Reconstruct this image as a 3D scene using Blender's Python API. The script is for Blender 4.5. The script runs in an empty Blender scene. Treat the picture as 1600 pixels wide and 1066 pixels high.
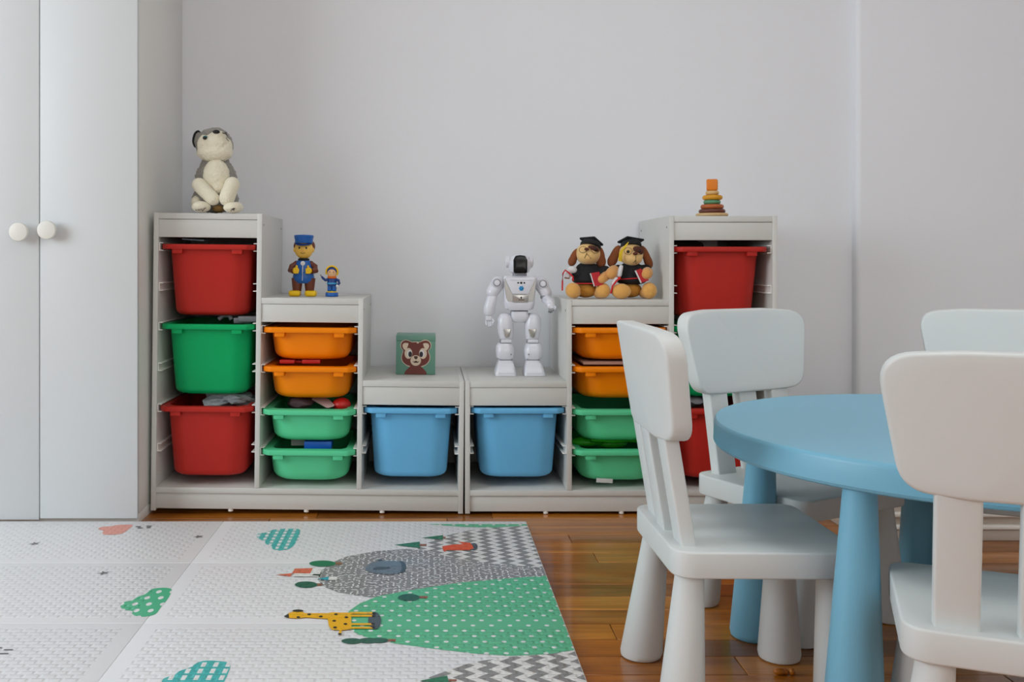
import bpy, bmesh, math, random
from math import pi, sin, cos, radians as R
from mathutils import Vector, Matrix

random.seed(7)
S = bpy.context.scene
COL = S.collection

# ------------------------------------------------------------------ camera, world, lights, exposure
FPX, VX, VY, EYE = 1525.0, 667.0, 409.0, 0.80
cam_d = bpy.data.cameras.new('camera'); cam = bpy.data.objects.new('camera', cam_d); COL.objects.link(cam)
cam.location = (0, 0, EYE); cam.rotation_euler = (R(90), 0, 0)
cam_d.sensor_width = 36; cam_d.lens = 36 * FPX / 1600
cam_d.shift_x = (800 - VX) / 1600; cam_d.shift_y = -(533 - VY) / 1600
cam_d.clip_start = 0.05
S.camera = cam

w = bpy.data.worlds.new('World'); S.world = w; w.use_nodes = True
bg = w.node_tree.nodes['Background']; bg.inputs[0].default_value = (0.80, 0.90, 1.0, 1); bg.inputs[1].default_value = 1.0


def area(name, loc, target, sx, sy, power, color):
    d = bpy.data.lights.new(name, 'AREA'); d.shape = 'RECTANGLE'; d.size = sx; d.size_y = sy
    d.energy = power; d.color = color
    o = bpy.data.objects.new(name, d); COL.objects.link(o); o.location = loc
    o.rotation_euler = (Vector(target) - Vector(loc)).to_track_quat('-Z', 'Y').to_euler()
    return o


# daylight through the left window opening, plus two added fills: rear and ceiling bounce
area('window_light_left', (-3.30, 1.10, 1.60), (0.6, 2.3, 1.10), 2.0, 1.6, 62, (0.85, 0.95, 1.0))
area('warm_fill_rear', (1.2, -1.50, 1.60), (0.3, 3.0, 1.3), 1.9, 1.5, 17, (1.0, 0.93, 0.82))  # warm fill added behind the camera, standing in for indoor light
area('ceiling_bounce_fill', (0.9, 1.2, 2.25), (0.9, 1.2, 3.0), 1.2, 1.2, 22, (0.96, 1.0, 0.97))  # unseen fill aimed up at the ceiling, added to raise the ambient

S.view_settings.view_transform = 'Standard'; S.view_settings.look = 'None'
S.view_settings.gamma = 1; S.view_settings.use_curve_mapping = False
S.view_settings.exposure = 0.0


# ------------------------------------------------------------------ helpers: materials
def lin(c):
    return tuple(((v / 255) / 12.92 if v / 255 <= 0.04045 else ((v / 255 + 0.055) / 1.055) ** 2.4) for v in c) + (1,)


def mat(name, rgb, rough=0.5, spec=0.5, var=0.03, vscale=8, bump=0.0, bscale=200, coat=0, metal=0, alpha=1, sheen=0, trans=0):
    m = bpy.data.materials.new(name); m.use_nodes = True
    nt = m.node_tree; b = nt.nodes['Principled BSDF']
    b.inputs['Roughness'].default_value = rough; b.inputs['Specular IOR Level'].default_value = spec
    b.inputs['Metallic'].default_value = metal; b.inputs['Coat Weight'].default_value = coat
    b.inputs['Coat Roughness'].default_value = 0.12
    b.inputs['Alpha'].default_value = alpha; b.inputs['Sheen Weight'].default_value = sheen
    b.inputs['Transmission Weight'].default_value = trans
    tc = nt.nodes.new('ShaderNodeTexCoord')
    n = nt.nodes.new('ShaderNodeTexNoise'); n.inputs['Scale'].default_value = vscale; n.inputs['Detail'].default_value = 3
    nt.links.new(tc.outputs['Object'], n.inputs['Vector'])
    mx = nt.nodes.new('ShaderNodeMix'); mx.data_type = 'RGBA'
    c = lin(rgb)
    mx.inputs[6].default_value = tuple(v * (1 - var) for v in c[:3]) + (1,)
    mx.inputs[7].default_value = tuple(min(1, v * (1 + var)) for v in c[:3]) + (1,)
    nt.links.new(n.outputs['Fac'], mx.inputs[0]); nt.links.new(mx.outputs[2], b.inputs['Base Color'])
    if bump:
        n2 = nt.nodes.new('ShaderNodeTexNoise'); n2.inputs['Scale'].default_value = bscale; n2.inputs['Detail'].default_value = 2
        nt.links.new(tc.outputs['Object'], n2.inputs['Vector'])
        bp = nt.nodes.new('ShaderNodeBump'); bp.inputs['Strength'].default_value = bump; bp.inputs['Distance'].default_value = 0.003
        nt.links.new(n2.outputs['Fac'], bp.inputs['Height']); nt.links.new(bp.outputs['Normal'], b.inputs['Normal'])
    return m


M = {}
M['wall'] = mat('wall_paint', (236, 237, 241), 0.85, 0.2, 0.01, 2, 0.08, 90)
M['ceiling'] = mat('ceiling_paint', (232, 232, 232), 0.9, 0.2, 0.01, 2)
M['cab'] = mat('wardrobe_lacquer', (214, 217, 218), 0.42, 0.4, 0.008, 3)
M['cabside'] = mat('wardrobe_foil', (230, 229, 224), 0.38, 0.4, 0.01, 3)
M['unit'] = mat('shelf_foil', (212, 211, 206), 0.4, 0.4, 0.01, 3)
M['unitdark'] = mat('shelf_hole', (90, 88, 84), 0.8)
M['runner'] = mat('runner_plastic', (246, 244, 238), 0.35)
M['chair'] = mat('chair_plastic', (219, 223, 222), 0.42, 0.45, 0.008, 5, 0.03, 400)
M['table'] = mat('table_plastic', (126, 190, 218), .36, 0.45, 0.01, 5, 0.03, 400)
M['knob'] = mat('knob_plastic', (228, 226, 218), 0.4)
for k, c in dict(red=(188, 44, 36), green=(0, 170, 98), orange=(255, 138, 0), mint=(96, 214, 156), blue=(110, 186, 232)).items():
    M['bin_' + k] = mat('bin_plastic_' + k, c, 0.42, 0.22, 0.02, 6, 0.03, 300)


def simple(name, rgb, rough=0.5, **k):
    if name not in M: M[name] = mat(name, rgb, rough, **k)
    return M[name]


# ------------------------------------------------------------------ helpers: meshes
def new(): return bmesh.new()


def obj(name, bm, m=None, parent=None, smooth=38, **props):
    me = bpy.data.meshes.new(name)
    bmesh.ops.recalc_face_normals(bm, faces=bm.faces)
    bm.to_mesh(me); bm.free()
    for mm in (m if isinstance(m, (list, tuple)) else [m]):
        if mm: me.materials.append(mm)
    if smooth:
        me.polygons.foreach_set('use_smooth', [True] * len(me.polygons))
        if smooth < 180: me.set_sharp_from_angle(angle=R(smooth))
    o = bpy.data.objects.new(name, me); COL.objects.link(o)
    if parent: o.parent = parent
    for k, v in props.items(): o[k] = v
    return o


def tag(o, label, cat, group=None):
    o['label'] = label; o['category'] = cat
    if group: o['group'] = group
    return o


def thing(name, label, cat, loc=(0, 0, 0), rot=(0, 0, 0), group=None):
    o = bpy.data.objects.new(name, None); COL.objects.link(o); o.location = loc; o.rotation_euler = rot
    o.empty_display_size = 0.05
    return tag(o, label, cat, group)


def dup(root, loc, rot, label, group=None):
    r = root.copy(); COL.objects.link(r); r.location = loc; r.rotation_euler = rot; r['label'] = label
    if group: r['group'] = group
    for ch in list(root.children):
        c = ch.copy(); COL.objects.link(c); c.parent = r
        for g in ch.children:
            d = g.copy(); COL.objects.link(d); d.parent = c
    return r


def bx(bm, x0, x1, y0, y1, z0, z1, bev=0.0015, seg=2, mi=0, mtx=None):
    vs = bmesh.ops.create_cube(bm, size=1)['verts']
    for v in vs: v.co = Vector(((x0 + x1) / 2 + v.co.x * (x1 - x0), (y0 + y1) / 2 + v.co.y * (y1 - y0), (z0 + z1) / 2 + v.co.z * (z1 - z0)))
    if bev:
        es = list({e for v in vs for e in v.link_edges})
        r = bmesh.ops.bevel(bm, geom=es, offset=bev, segments=seg, affect='EDGES', profile=0.5)
        vs = list({v for f in r['faces'] for v in f.verts} | {v for v in vs if v.is_valid})
    if mi:
        for f in {f for v in vs for f in v.link_faces}: f.material_index = mi
    if mtx: bmesh.ops.transform(bm, matrix=mtx, verts=vs)
    return bm


def box(*a, **k): return bx(new(), *a, **k)


def ell(bm, c, r, rot=None, u=24, v=14, mi=0):
    vs = bmesh.ops.create_uvsphere(bm, u_segments=u, v_segments=v, radius=1)['verts']
    m = Matrix.Translation(c) @ (rot if rot else Matrix()) @ Matrix.Diagonal((r[0], r[1], r[2], 1))
    bmesh.ops.transform(bm, matrix=m, verts=vs)
    if mi:
        for f in {f for v_ in vs for f in v_.link_faces}: f.material_index = mi
    return bm


def loft(bm, rings, cap=(True, True), closed=True, mi=0):
    rows = [[bm.verts.new(p) for p in r] for r in rings]
    n = len(rows[0]); fs = []
    for a, b in zip(rows, rows[1:]):
        for i in range(n if closed else n - 1):
            j = (i + 1) % n
            fs.append(bm.faces.new((a[i], a[j], b[j], b[i])))
    if cap[0]: fs.append(bm.faces.new(rows[0][::-1]))
    if cap[1]: fs.append(bm.faces.new(rows[-1]))
    for f in fs: f.material_index = mi
    return bm


def lathe(bm, prof, c=(0, 0, 0), n=32, axis='Z', mi=0, mtx=None):
    rings = []
    for r, z in prof:
        ring = []
        for i in range(n):
            a = 2 * pi * i / n; p = Vector((max(r, 1e-5) * cos(a), max(r, 1e-5) * sin(a), z))
            if axis == 'Y': p = Vector((p.x, -p.z, p.y))
            if axis == 'X': p = Vector((p.z, p.x, p.y))
            p += Vector(c)
            ring.append(mtx @ p if mtx else p)
        rings.append(ring)
    return loft(bm, rings, mi=mi)


def tube(bm, pts, r, n=8, mi=0):
    pts = [Vector(p) for p in pts]
    rs = r if isinstance(r, (list, tuple)) else [r] * len(pts)
    up = Vector((0, 0, 1)); rings = []
    for i, p in enumerate(pts):
        t = (pts[min(i + 1, len(pts) - 1)] - pts[max(i - 1, 0)]).normalized()
        a = t.cross(up)
        if a.length < 0.05: a = t.cross(Vector((1, 0, 0)))
        a.normalize(); b = t.cross(a).normalized()
        rings.append([p + (a * cos(2 * pi * k / n) + b * sin(2 * pi * k / n)) * rs[i] for k in range(n)])
    return loft(bm, rings, mi=mi)


def capsule(bm, a, b, ra, rb, n=16, mi=0):
    a, b = Vector(a), Vector(b); t = (b - a).normalized(); L = (b - a).length
    prof = [(ra * sin(k * pi / 12), -ra * cos(k * pi / 12)) for k in range(0, 7)] + [(rb * cos(k * pi / 12), L + rb * sin(k * pi / 12)) for k in range(0, 7)]
    return lathe(bm, prof, n=n, mi=mi, mtx=Matrix.Translation(a) @ t.to_track_quat('Z', 'Y').to_matrix().to_4x4())


def rrect(w, d, r, k=6, cx=0, cy=0):
    r = min(r, w / 2 - 1e-4, d / 2 - 1e-4); p = []
    for sx, sy, a0 in ((1, 1, 0), (-1, 1, 90), (-1, -1, 180), (1, -1, 270)):
        for i in range(k + 1):
            a = R(a0 + 90 * i / k)
            p.append((cx + sx * (w / 2 - r) + r * cos(a), cy + sy * (d / 2 - r) + r * sin(a)))
    return p


def rpoly(pts, rads, k=6):
    """polygon with rounded corners"""
    out = []; n = len(pts)
    if not isinstance(rads, (list, tuple)): rads = [rads] * n
    for i in range(n):
        p = Vector(pts[i]); a = (Vector(pts[i - 1]) - p); b = (Vector(pts[(i + 1) % n]) - p)
        la, lb = a.length, b.length; a.normalize(); b.normalize()
        ang = a.angle(b); d = min(rads[i] / math.tan(ang / 2), la * 0.49, lb * 0.49)
        p0, p1 = p + a * d, p + b * d
        for j in range(k + 1):
            t = j / k
            out.append(tuple((1 - t) ** 2 * p0 + 2 * t * (1 - t) * p + t * t * p1))
    return out


def inset(pts, d):
    n = len(pts); out = []
    area2 = sum(pts[i][0] * pts[(i + 1) % n][1] - pts[(i + 1) % n][0] * pts[i][1] for i in range(n))
    s = 1 if area2 > 0 else -1
    for i in range(n):
        a, b = Vector(pts[i - 1]), Vector(pts[(i + 1) % n]); t = (b - a).normalized()
        out.append((pts[i][0] - t.y * d * s, pts[i][1] + t.x * d * s))
    return out


def slab(bm, outline, t, er, warp, nr=4, fill=0, mi=0):
    """solid plate from a 2-D outline; thickness t with edges rounded by er; warp(u,v,h)->xyz; fill>0 adds concentric rings"""
    cx = sum(p[0] for p in outline) / len(outline); cy = sum(p[1] for p in outline) / len(outline)
    seq = []
    inner = inset(outline, er)
    for k in range(1, fill + 1):
        s = k / (fill + 1); seq.append(([(cx + (p[0] - cx) * s, cy + (p[1] - cy) * s) for p in inner], 0))
    for k in range(nr + 1):
        a = pi / 2 * k / nr; seq.append((inset(outline, er * (1 - sin(a))), er * (1 - cos(a))))
    for k in range(nr + 1):
        a = pi / 2 * k / nr; seq.append((inset(outline, er * (1 - cos(a))), t - er * (1 - sin(a))))
    for k in range(fill, 0, -1):
        s = k / (fill + 1); seq.append(([(cx + (p[0] - cx) * s, cy + (p[1] - cy) * s) for p in inner], t))
    return loft(bm, [[warp(u, v, h) for u, v in ring] for ring, h in seq], mi=mi)


def prism(bm, pts, y0, y1, mi=0, plane='XZ'):
    f = (lambda u, v, h: (u, h, v)) if plane == 'XZ' else (lambda u, v, h: (u, v, h))
    return loft(bm, [[f(u, v, y0) for u, v in pts], [f(u, v, y1) for u, v in pts]], mi=mi)


def circle(cx, cy, rx, ry=None, n=24, a0=0):
    ry = rx if ry is None else ry
    return [(cx + rx * cos(a0 + 2 * pi * i / n), cy + ry * sin(a0 + 2 * pi * i / n)) for i in range(n)]


def spline(pts, k=5):
    """closed Catmull-Rom"""
    out = []; n = len(pts)
    for i in range(n):
        p0, p1, p2, p3 = (Vector(pts[(i + j) % n]) for j in (-1, 0, 1, 2))
        for j in range(k):
            t = j / k
            out.append(tuple(0.5 * (2 * p1 + (p2 - p0) * t + (2 * p0 - 5 * p1 + 4 * p2 - p3) * t * t + (3 * p1 - p0 - 3 * p2 + p3) * t ** 3)))
    return out


def floor_at(px, py, h=0.0):
    """real floor position of a point measured in the survey photograph"""
    y = (EYE - h) * FPX / (py - VY)
    return ((px - VX) * y / FPX, y)


# ------------------------------------------------------------------ setting
YB = 3.52      # back wall
PX, PY = 1.533, 3.478   # shallow wall corner that comes forward on the right
XL, XR, YF, ZC = -3.4, 3.1, -1.6, 2.7


def structure(name, bm, m, parent=None):
    o = obj(name, bm, m, parent)
    if parent is None: o['kind'] = 'structure'
    return o


structure('wall_back', box(XL - .1, PX, YB, YB + .1, 0, ZC, bev=0), M['wall'])
structure('wall_corner', box(PX, XR + .1, PY, YB + .1, 0, ZC, bev=.018, seg=5), M['wall'])
structure('wall_right', box(XR, XR + .1, YF, PY, 0, ZC, bev=0), M['wall'])
LW0, LW1, RW0, RW1 = .3, 2.3, .2, 2.2
b = new()   # left wall with a window opening
bx(b, XL - .1, XL, YF, LW0, 0, ZC, bev=0); bx(b, XL - .1, XL, LW1, YB, 0, ZC, bev=0)
bx(b, XL - .1, XL, LW0, LW1, 0, .75, bev=0); bx(b, XL - .1, XL, LW0, LW1, 2.35, ZC, bev=0)
structure('wall_left', b, M['wall'])
b = new()
bx(b, XL, RW0, YF - .1, YF, 0, ZC, bev=0); bx(b, RW1, XR, YF - .1, YF, 0, ZC, bev=0)
bx(b, RW0, RW1, YF - .1, YF, 0, .8, bev=0); bx(b, RW0, RW1, YF - .1, YF, 2.4, ZC, bev=0)
structure('wall_front', b, M['wall'])
structure('ceiling', box(XL - .1, XR + .1, YF - .1, YB + .1, ZC, ZC + .1, bev=0), M['ceiling'])
M['frame'] = mat('window_frame_paint', (235, 235, 235), 0.4)


def window(name, a0, a1, z0, z1, along, at):
    b = new()
    for u0, u1, v0, v1 in ((a0, a0 + .06, z0, z1), (a1 - .06, a1, z0, z1), (a0, a1, z0, z0 + .06), (a0, a1, z1 - .06, z1), ((a0 + a1) / 2 - .04, (a0 + a1) / 2 + .04, z0, z1)):
        if along == 'Y': bx(b, at - .08, at - .02, u0, u1, v0, v1, .003)
        else: bx(b, u0, u1, at - .08, at - .02, v0, v1, .003)
    structure(name, b, M['frame'])


window('window_1', LW0, LW1, .75, 2.35, 'Y', XL)
window('window_2', RW0, RW1, .8, 2.4, 'X', YF)


# wood floor: boards run left to right
def wood_mat():
    m = bpy.data.materials.new('oak_parquet'); m.use_nodes = True; nt = m.node_tree; b = nt.nodes['Principled BSDF']
    tc = nt.nodes.new('ShaderNodeTexCoord'); oi = nt.nodes.new('ShaderNodeObjectInfo')
    ad = nt.nodes.new('ShaderNodeVectorMath'); ad.operation = 'MULTIPLY_ADD'
    ad.inputs[1].default_value = (2.2, 26, 26)
    cx = nt.nodes.new('ShaderNodeCombineXYZ'); mul = nt.nodes.new('ShaderNodeMath'); mul.operation = 'MULTIPLY'; mul.inputs[1].default_value = 40
    nt.links.new(oi.outputs['Random'], mul.inputs[0]); nt.links.new(mul.outputs[0], cx.inputs[0]); nt.links.new(mul.outputs[0], cx.inputs[1])
    nt.links.new(tc.outputs['Object'], ad.inputs[0]); nt.links.new(cx.outputs[0], ad.inputs[2])
    n = nt.nodes.new('ShaderNodeTexNoise'); n.inputs['Scale'].default_value = 1.0; n.inputs['Detail'].default_value = 5; n.inputs['Roughness'].default_value = .6
    n.inputs['Distortion'].default_value = 1.2
    nt.links.new(ad.outputs[0], n.inputs['Vector'])
    r1 = nt.nodes.new('ShaderNodeValToRGB'); e = r1.color_ramp.elements
    e[0].position = .28; e[0].color = lin((152, 94, 26)); e[1].position = .72; e[1].color = lin((216, 152, 66))
    nt.links.new(n.outputs['Fac'], r1.inputs[0])
    r2 = nt.nodes.new('ShaderNodeValToRGB'); e = r2.color_ramp.elements
    e[0].color = lin((188, 166, 140)); e[1].color = lin((255, 242, 210)); x = e.new(.5); x.color = lin((240, 212, 168))
    nt.links.new(oi.outputs['Random'], r2.inputs[0])
    mx = nt.nodes.new('ShaderNodeMix'); mx.data_type = 'RGBA'; mx.blend_type = 'MULTIPLY'; mx.inputs[0].default_value = 1
    nt.links.new(r1.outputs[0], mx.inputs[6]); nt.links.new(r2.outputs[0], mx.inputs[7]); nt.links.new(mx.outputs[2], b.inputs['Base Color'])
    b.inputs['Roughness'].default_value = .32; b.inputs['Coat Weight'].default_value = .42; b.inputs['Coat Roughness'].default_value = .06
    bp = nt.nodes.new('ShaderNodeBump'); bp.inputs['Strength'].default_value = .06; bp.inputs['Distance'].default_value = .002
    nt.links.new(n.outputs['Fac'], bp.inputs['Height']); nt.links.new(bp.outputs[0], b.inputs['Normal'])
    return m


M['wood'] = wood_mat()
floor = structure('floor', box(XL - .1, XR + .1, YF - .1, YB + .1, -.08, -.012, bev=0), mat('subfloor', (60, 38, 20), .9))
rest = new(); PW = .0885; row0 = 1.889 - PW * 5
k = 0; y = row0
while y < YB:
    rnd = random.Random(k * 13 + 5); x = XL - rnd.random() * .8
    while x < XR:
        L = rnd.choice((.55, .7, .8, .95, 1.1)); x1 = min(x + L, XR)
        a0, a1 = max(x, XL) + .0007, x1 - .0007
        y1 = min(y + PW, YB)
        if a1 - a0 > .02:
            if a1 > -.95 and y > 1.55 and a0 < 2.2 and y1 - y > .03:
                obj('floorboard', box(-(a1 - a0) / 2, (a1 - a0) / 2, -(y1 - y) / 2 + .0006, (y1 - y) / 2 - .0006, -.011, 0, bev=.0012, seg=1), M['wood'], floor).location = ((a0 + a1) / 2, (y + y1) / 2, 0)
            else: bx(rest, a0, a1, y + .0006, y1 - .0006, -.011, 0, bev=0)
        x = x1
    y += PW; k += 1
bx(rest, XL, XR, YF, row0, -.011, 0, bev=0)
o = obj('distant_floorboards', rest, M['wood'], floor); o['kind'] = 'stuff'

# low white bench behind the table, only its foot shows between the legs
M['pipe'] = mat('bench_paint', (232, 228, 220), .35)
bn = thing('low_bench', 'low white bench base behind the blue table legs along the back wall', 'bench', (1.237, 2.79, 0))
BP = mat('bench_plinth', (196, 182, 168), .5)
obj('plinth', box(.01, 1.2, .006, .60, 0, .031, .002), BP, bn)
for z in (.032, .068): obj('rail', box(0, 1.2, 0, .60, z, z + .013, .004, 3), M['pipe'], bn)
obj('body', box(.012, 1.19, .014, .59, .03, .20, .003), BP, bn)
obj('top', box(0, 1.2, 0, .60, .20, .225, .004), M['pipe'], bn)

# ------------------------------------------------------------------ wardrobe
WY, WX = 2.97, -.882
t = thing('wardrobe', 'tall white two-door wardrobe with round knobs at left edge', 'wardrobe', (0, 0, 0))
WT = 2.36
b = new()
bx(b, WX - .018, WX, WY + .02, YB - .002, .03, WT, .001); bx(b, WX - 1.2, WX - 1.182, WY + .02, YB - .002, .03, WT, .001)
bx(b, WX - 1.18, WX - .02, WY + .02, YB - .002, WT - .018, WT, .001); bx(b, WX - 1.18, WX - .02, WY + .02, YB - .002, .03, .05, .001)
bx(b, WX - 1.18, WX - .02, YB - .01, YB - .004, .05, WT - .02, 0)
obj('carcass', b, M['cabside'], t)
obj('plinth', box(WX - 1.2, WX + .002, WY + .012, YB - .002, 0, .029, .001), M['cabside'], t)
XD = -1.179
for nm, x0, x1, z0, kx in (('door', XD + .0015, WX + .001, .018, -1.146), ('door', XD - .30, XD - .0015, .014, -1.231), ('door', XD - .60, XD - .3015, .018, None)):
    d = obj('door', box(x0, x1, WY, WY + .018, z0, WT, .0012), M['cab'], t)
    if kx is not None:
        kz = EYE + (VY - (361 if kx > XD else 364)) / 514 + .002
        kb = new()
        lathe(kb, [(.008, 0), (.008, .012), (.021, .0165), (.027, .019), (.0285, .022), (.0285, .030), (.027, .0325), (.024, .0335), (0, .0335)], (kx, WY, kz), 40, 'Y')
        obj('knob', kb, M['knob'], d, label='round white knob')


# ------------------------------------------------------------------ stepped storage units (built in their own coordinates, front at y=0, left edge x=0)
UW, UD = .986, .435
XS = ((0, .0155), (.3265, .342), (.649, .6645), (.9705, .986))   # panels, tall side first
TOPS = (.945, .68, .422)
LEVELS = ((.8586, .7315, .606, .477, .347, .222), (.594, .4705, .335, .208), (.337, .212))


def storage_unit(label, loc, mirror, tilt=0):
    mx = (lambda x: UW - x) if mirror else (lambda x: x)

    def B(b, x0, x1, *a, **k):
        x0, x1 = sorted((mx(x0), mx(x1))); return bx(b, x0, x1, *a, **k)
    t = thing('storage_unit', label, 'shelf unit', loc, (0, tilt, 0), 'stepped toy storage units')
    hs = (TOPS[0], TOPS[0], TOPS[1], TOPS[2])
    for (x0, x1), h, z0 in zip(XS, hs, (0.004, .078, .078, .004)):
        p = obj('side_panel' if z0 < .05 else 'divider', B(new(), x0, x1, 0, UD, z0, h, .0012), M['unit'], t)
    for i, xs in enumerate(((XS[1][1], TOPS[0]), (XS[2][1], TOPS[1]), (XS[3][1], TOPS[2]))):
        x = xs[0]
        for yy, zz in ((.03, TOPS[i] - .035), (.40, TOPS[i] - .035)):
            b = lathe(new(), [(.0035, 0), (.0035, .0006), (.001, .0008), (0, .0008)], (mx(x), yy, zz), 12, 'X', mtx=None if not mirror else Matrix.Translation((2 * mx(x), 0, 0)) @ Matrix.Diagonal((-1, 1, 1, 1)))
            obj('screw_cover', b, M['unitdark'], t)
    for i in range(3):
        x0, x1 = XS[i][1], XS[i + 1][0]
        obj('top_board', B(new(), x0 - .0002, x1 + .0002, .0012, UD - .004, TOPS[i] - .0195, TOPS[i] - .0008, .0008), M['unit'], t)
        obj('front_rail', B(new(), x0, x1, .004, .022, TOPS[i] - .077, TOPS[i] - .0205, .0008), M['unit'], t)
        obj('back_panel', B(new(), x0, x1, UD - .006, UD - .001, .08, TOPS[i] - .021, 0), M['unit'], t)
        for z in LEVELS[i]:
            for xx, s in ((x0, 1), (x1, -1)):
                pr = [(0, .013), (.0125, .013), (.0125, .0105), (.002, .0105), (.002, -.0105), (.0125, -.0105), (.0125, -.013), (0, -.013)]
                zc = z - .008 - ((.0115, .003, 0) if mirror else (.0125, .0075, .002))[i]
                ring = lambda y: [(mx(xx + s * u), y, zc + v) for u, v in pr]
                obj('drawer_runner', loft(new(), [ring(.012), ring(UD - .03)]), M['runner'], t, smooth=0)
    obj('bottom_shelf', B(new(), XS[0][1], XS[3][0], .0008, UD - .004, .060, .0775, .0008), M['unit'], t)
    obj('plinth', B(new(), XS[0][1], XS[3][0], .006, .022, .010, .0595, .0008), M['unit'], t)
    for x in (.25, .49, .73):
        obj('foot', lathe(new(), [(.008, .0), (.008, .010)], (mx(x), .014, .002), 14), M['runner'], t)
    return t


TILT = R(.62)
LX, RX_, UY = -.872, .1205, 3.08
unit_l = storage_unit('white stepped shelf unit beside the wardrobe descending to the right', (LX, UY, .0105), False, TILT)
unit_r = storage_unit('white stepped shelf unit behind the chairs descending to the left', (RX_, UY, 0), True)


def on_left(x, y, z):
    """position in the left unit, which leans a little"""
    return (LX + x * cos(TILT) + z * sin(TILT), UY + y, .0105 + z * cos(TILT) - x * sin(TILT))


# ------------------------------------------------------------------ storage bins
BINS = {}


def make_bin(kind, color):
    t = thing('storage_bin', 'x', 'storage bin', (0, 0, 0))
    H = .226 if kind == 'large' else .104
    W, D = .262, .385; wb, db = (.236, .34) if kind == 'large' else (.246, .35)
    rr = .062 if kind == 'large' else .075
    fb = .02 if kind == 'large' else .03
    b = new(); rings = []

    def ring(s, z, ins=0):   # s: 0 bottom .. 1 top ; front kept at y=.015 .. slanted
        w_, d_ = wb + (W - wb) * s - 2 * ins, db + (D - db) * s - 2 * ins
        return [(x, y, z) for x, y in rrect(w_, d_, rr - ins * .5, 8, 0, .015 + D / 2)]
    # outside up, then inside down
    for k in range(5):
        a = pi / 2 * k / 4; rings.append(ring(0, -H + fb * (1 - cos(a)), fb * (1 - sin(a))))
    for s in (.5, 1): rings.append(ring(s, -H + fb + (H - fb - .002) * s))
    rings.append(ring(1, -.002, .003))
    rings.append(ring(.1, -H + fb + .004, .003)); rings.append(ring(0, -H + .004, fb + .004))
    loft(b, rings); obj('tub', b, M['bin_' + color], t)
    # rim with a turned-down lip; plan has clipped front corners
    RW, RD = .296, .415

    def rim(ins, z): return [(x, y, z) for x, y in inset(rpoly([(-RW / 2, .028), (-RW / 2 + .022, 0), (RW / 2 - .022, 0), (RW / 2, .028), (RW / 2, RD - .028), (RW / 2 - .022, RD), (-RW / 2 + .022, RD), (-RW / 2, RD - .028)], .018, 4), ins)]
    n = len(rim(0, 0))
    inn = lambda z, ins: [(x, y, z) for x, y in rr_resample(inset(rrect(W - .006, D - .006, rr, 9, 0, .015 + D / 2), ins), n, .0 , RD / 2)]
    b = new()
    out = [rim(.004, -.016), rim(.001, -.016), rim(0, -.0145), rim(0, -.003), rim(.001, -.0008), rim(.003, 0)]
    rings = [inn(-.005, -.003)] + [rim(.004, -.005)] + out + [inn(0, 0), inn(-.005, 0)]
    loft(b, rings, cap=(False, False)); obj('rim', b, M['bin_' + color], t)
    for sx in (-1, 1):
        b = new(); x0 = sx * .094
        bx(b, x0 - .016, x0 + .016, .004, .05, -.030, -.006, .0025)
        obj('lug', b, M['bin_' + color], t)
    return t


def rr_resample(pts, n, cx, cy):
    """resample closed outline to n points starting at the same polar angle as the rim polygon start"""
    RW = .296
    base = rpoly([(-RW / 2, .028), (-RW / 2 + .022, 0), (RW / 2 - .022, 0), (RW / 2, .028), (RW / 2, .387), (RW / 2 - .022, .415), (-RW / 2 + .022, .415), (-RW / 2, .387)], .018, 4)
    out = []
    for bxp, byp in base:
        # project the rim point toward the outline: nearest outline point in the scaled frame
        best = min(range(len(pts)), key=lambda i: (pts[i][0] / .13 - (bxp - cx) / .148) ** 2 + ((pts[i][1] - cy) / .19 - (byp - cy) / .2075) ** 2)
        p0 = pts[best]
        out.append(p0)
    return out


def put_bin(kind, color, label, loc, tilt=0, group=None):
    key = (kind, color)
    if key not in BINS:
        o = make_bin(kind, color); BINS[key] = o
        o.location = loc; o.rotation_euler = (0, tilt, 0); o['label'] = label
        if group: o['group'] = group
    else: o = dup(BINS[key], loc, (0, tilt, 0), label, group)
    return o


CX = [(XS[i][1] + XS[i + 1][0]) / 2 for i in range(3)]
for i, z, kind, c, lab, dy in (
        (0, .8586, 'large', 'red', 'large red bin at the top of the tall column beside the wardrobe', -.012),
        (0, .606, 'large', 'green', 'dark green bin in the middle of the tall column beside the wardrobe', -.006),
        (0, .347, 'large', 'red', 'large red bin with crumpled plastic bag at bottom of the column beside the wardrobe', -.014),
        (1, .594, 'small', 'orange', 'shallow orange bin directly below the two blue toy figures', -.012),
        (1, .4705, 'small', 'orange', 'shallow orange bin with red toys in the left unit', -.012),
        (1, .335, 'small', 'mint', 'shallow mint bin with a red ball under the orange bins of the left unit', -.014),
        (1, .208, 'small', 'mint', 'shallow mint bin with a blue box at the bottom of the left unit', -.014),
        (2, .337, 'large', 'blue', 'large light blue bin below the bear box', -.004)):
    put_bin(kind, c, lab, on_left(CX[i], dy, z - (.0125, .0075, .002)[i]), TILT, c + ' storage bins')
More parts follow.
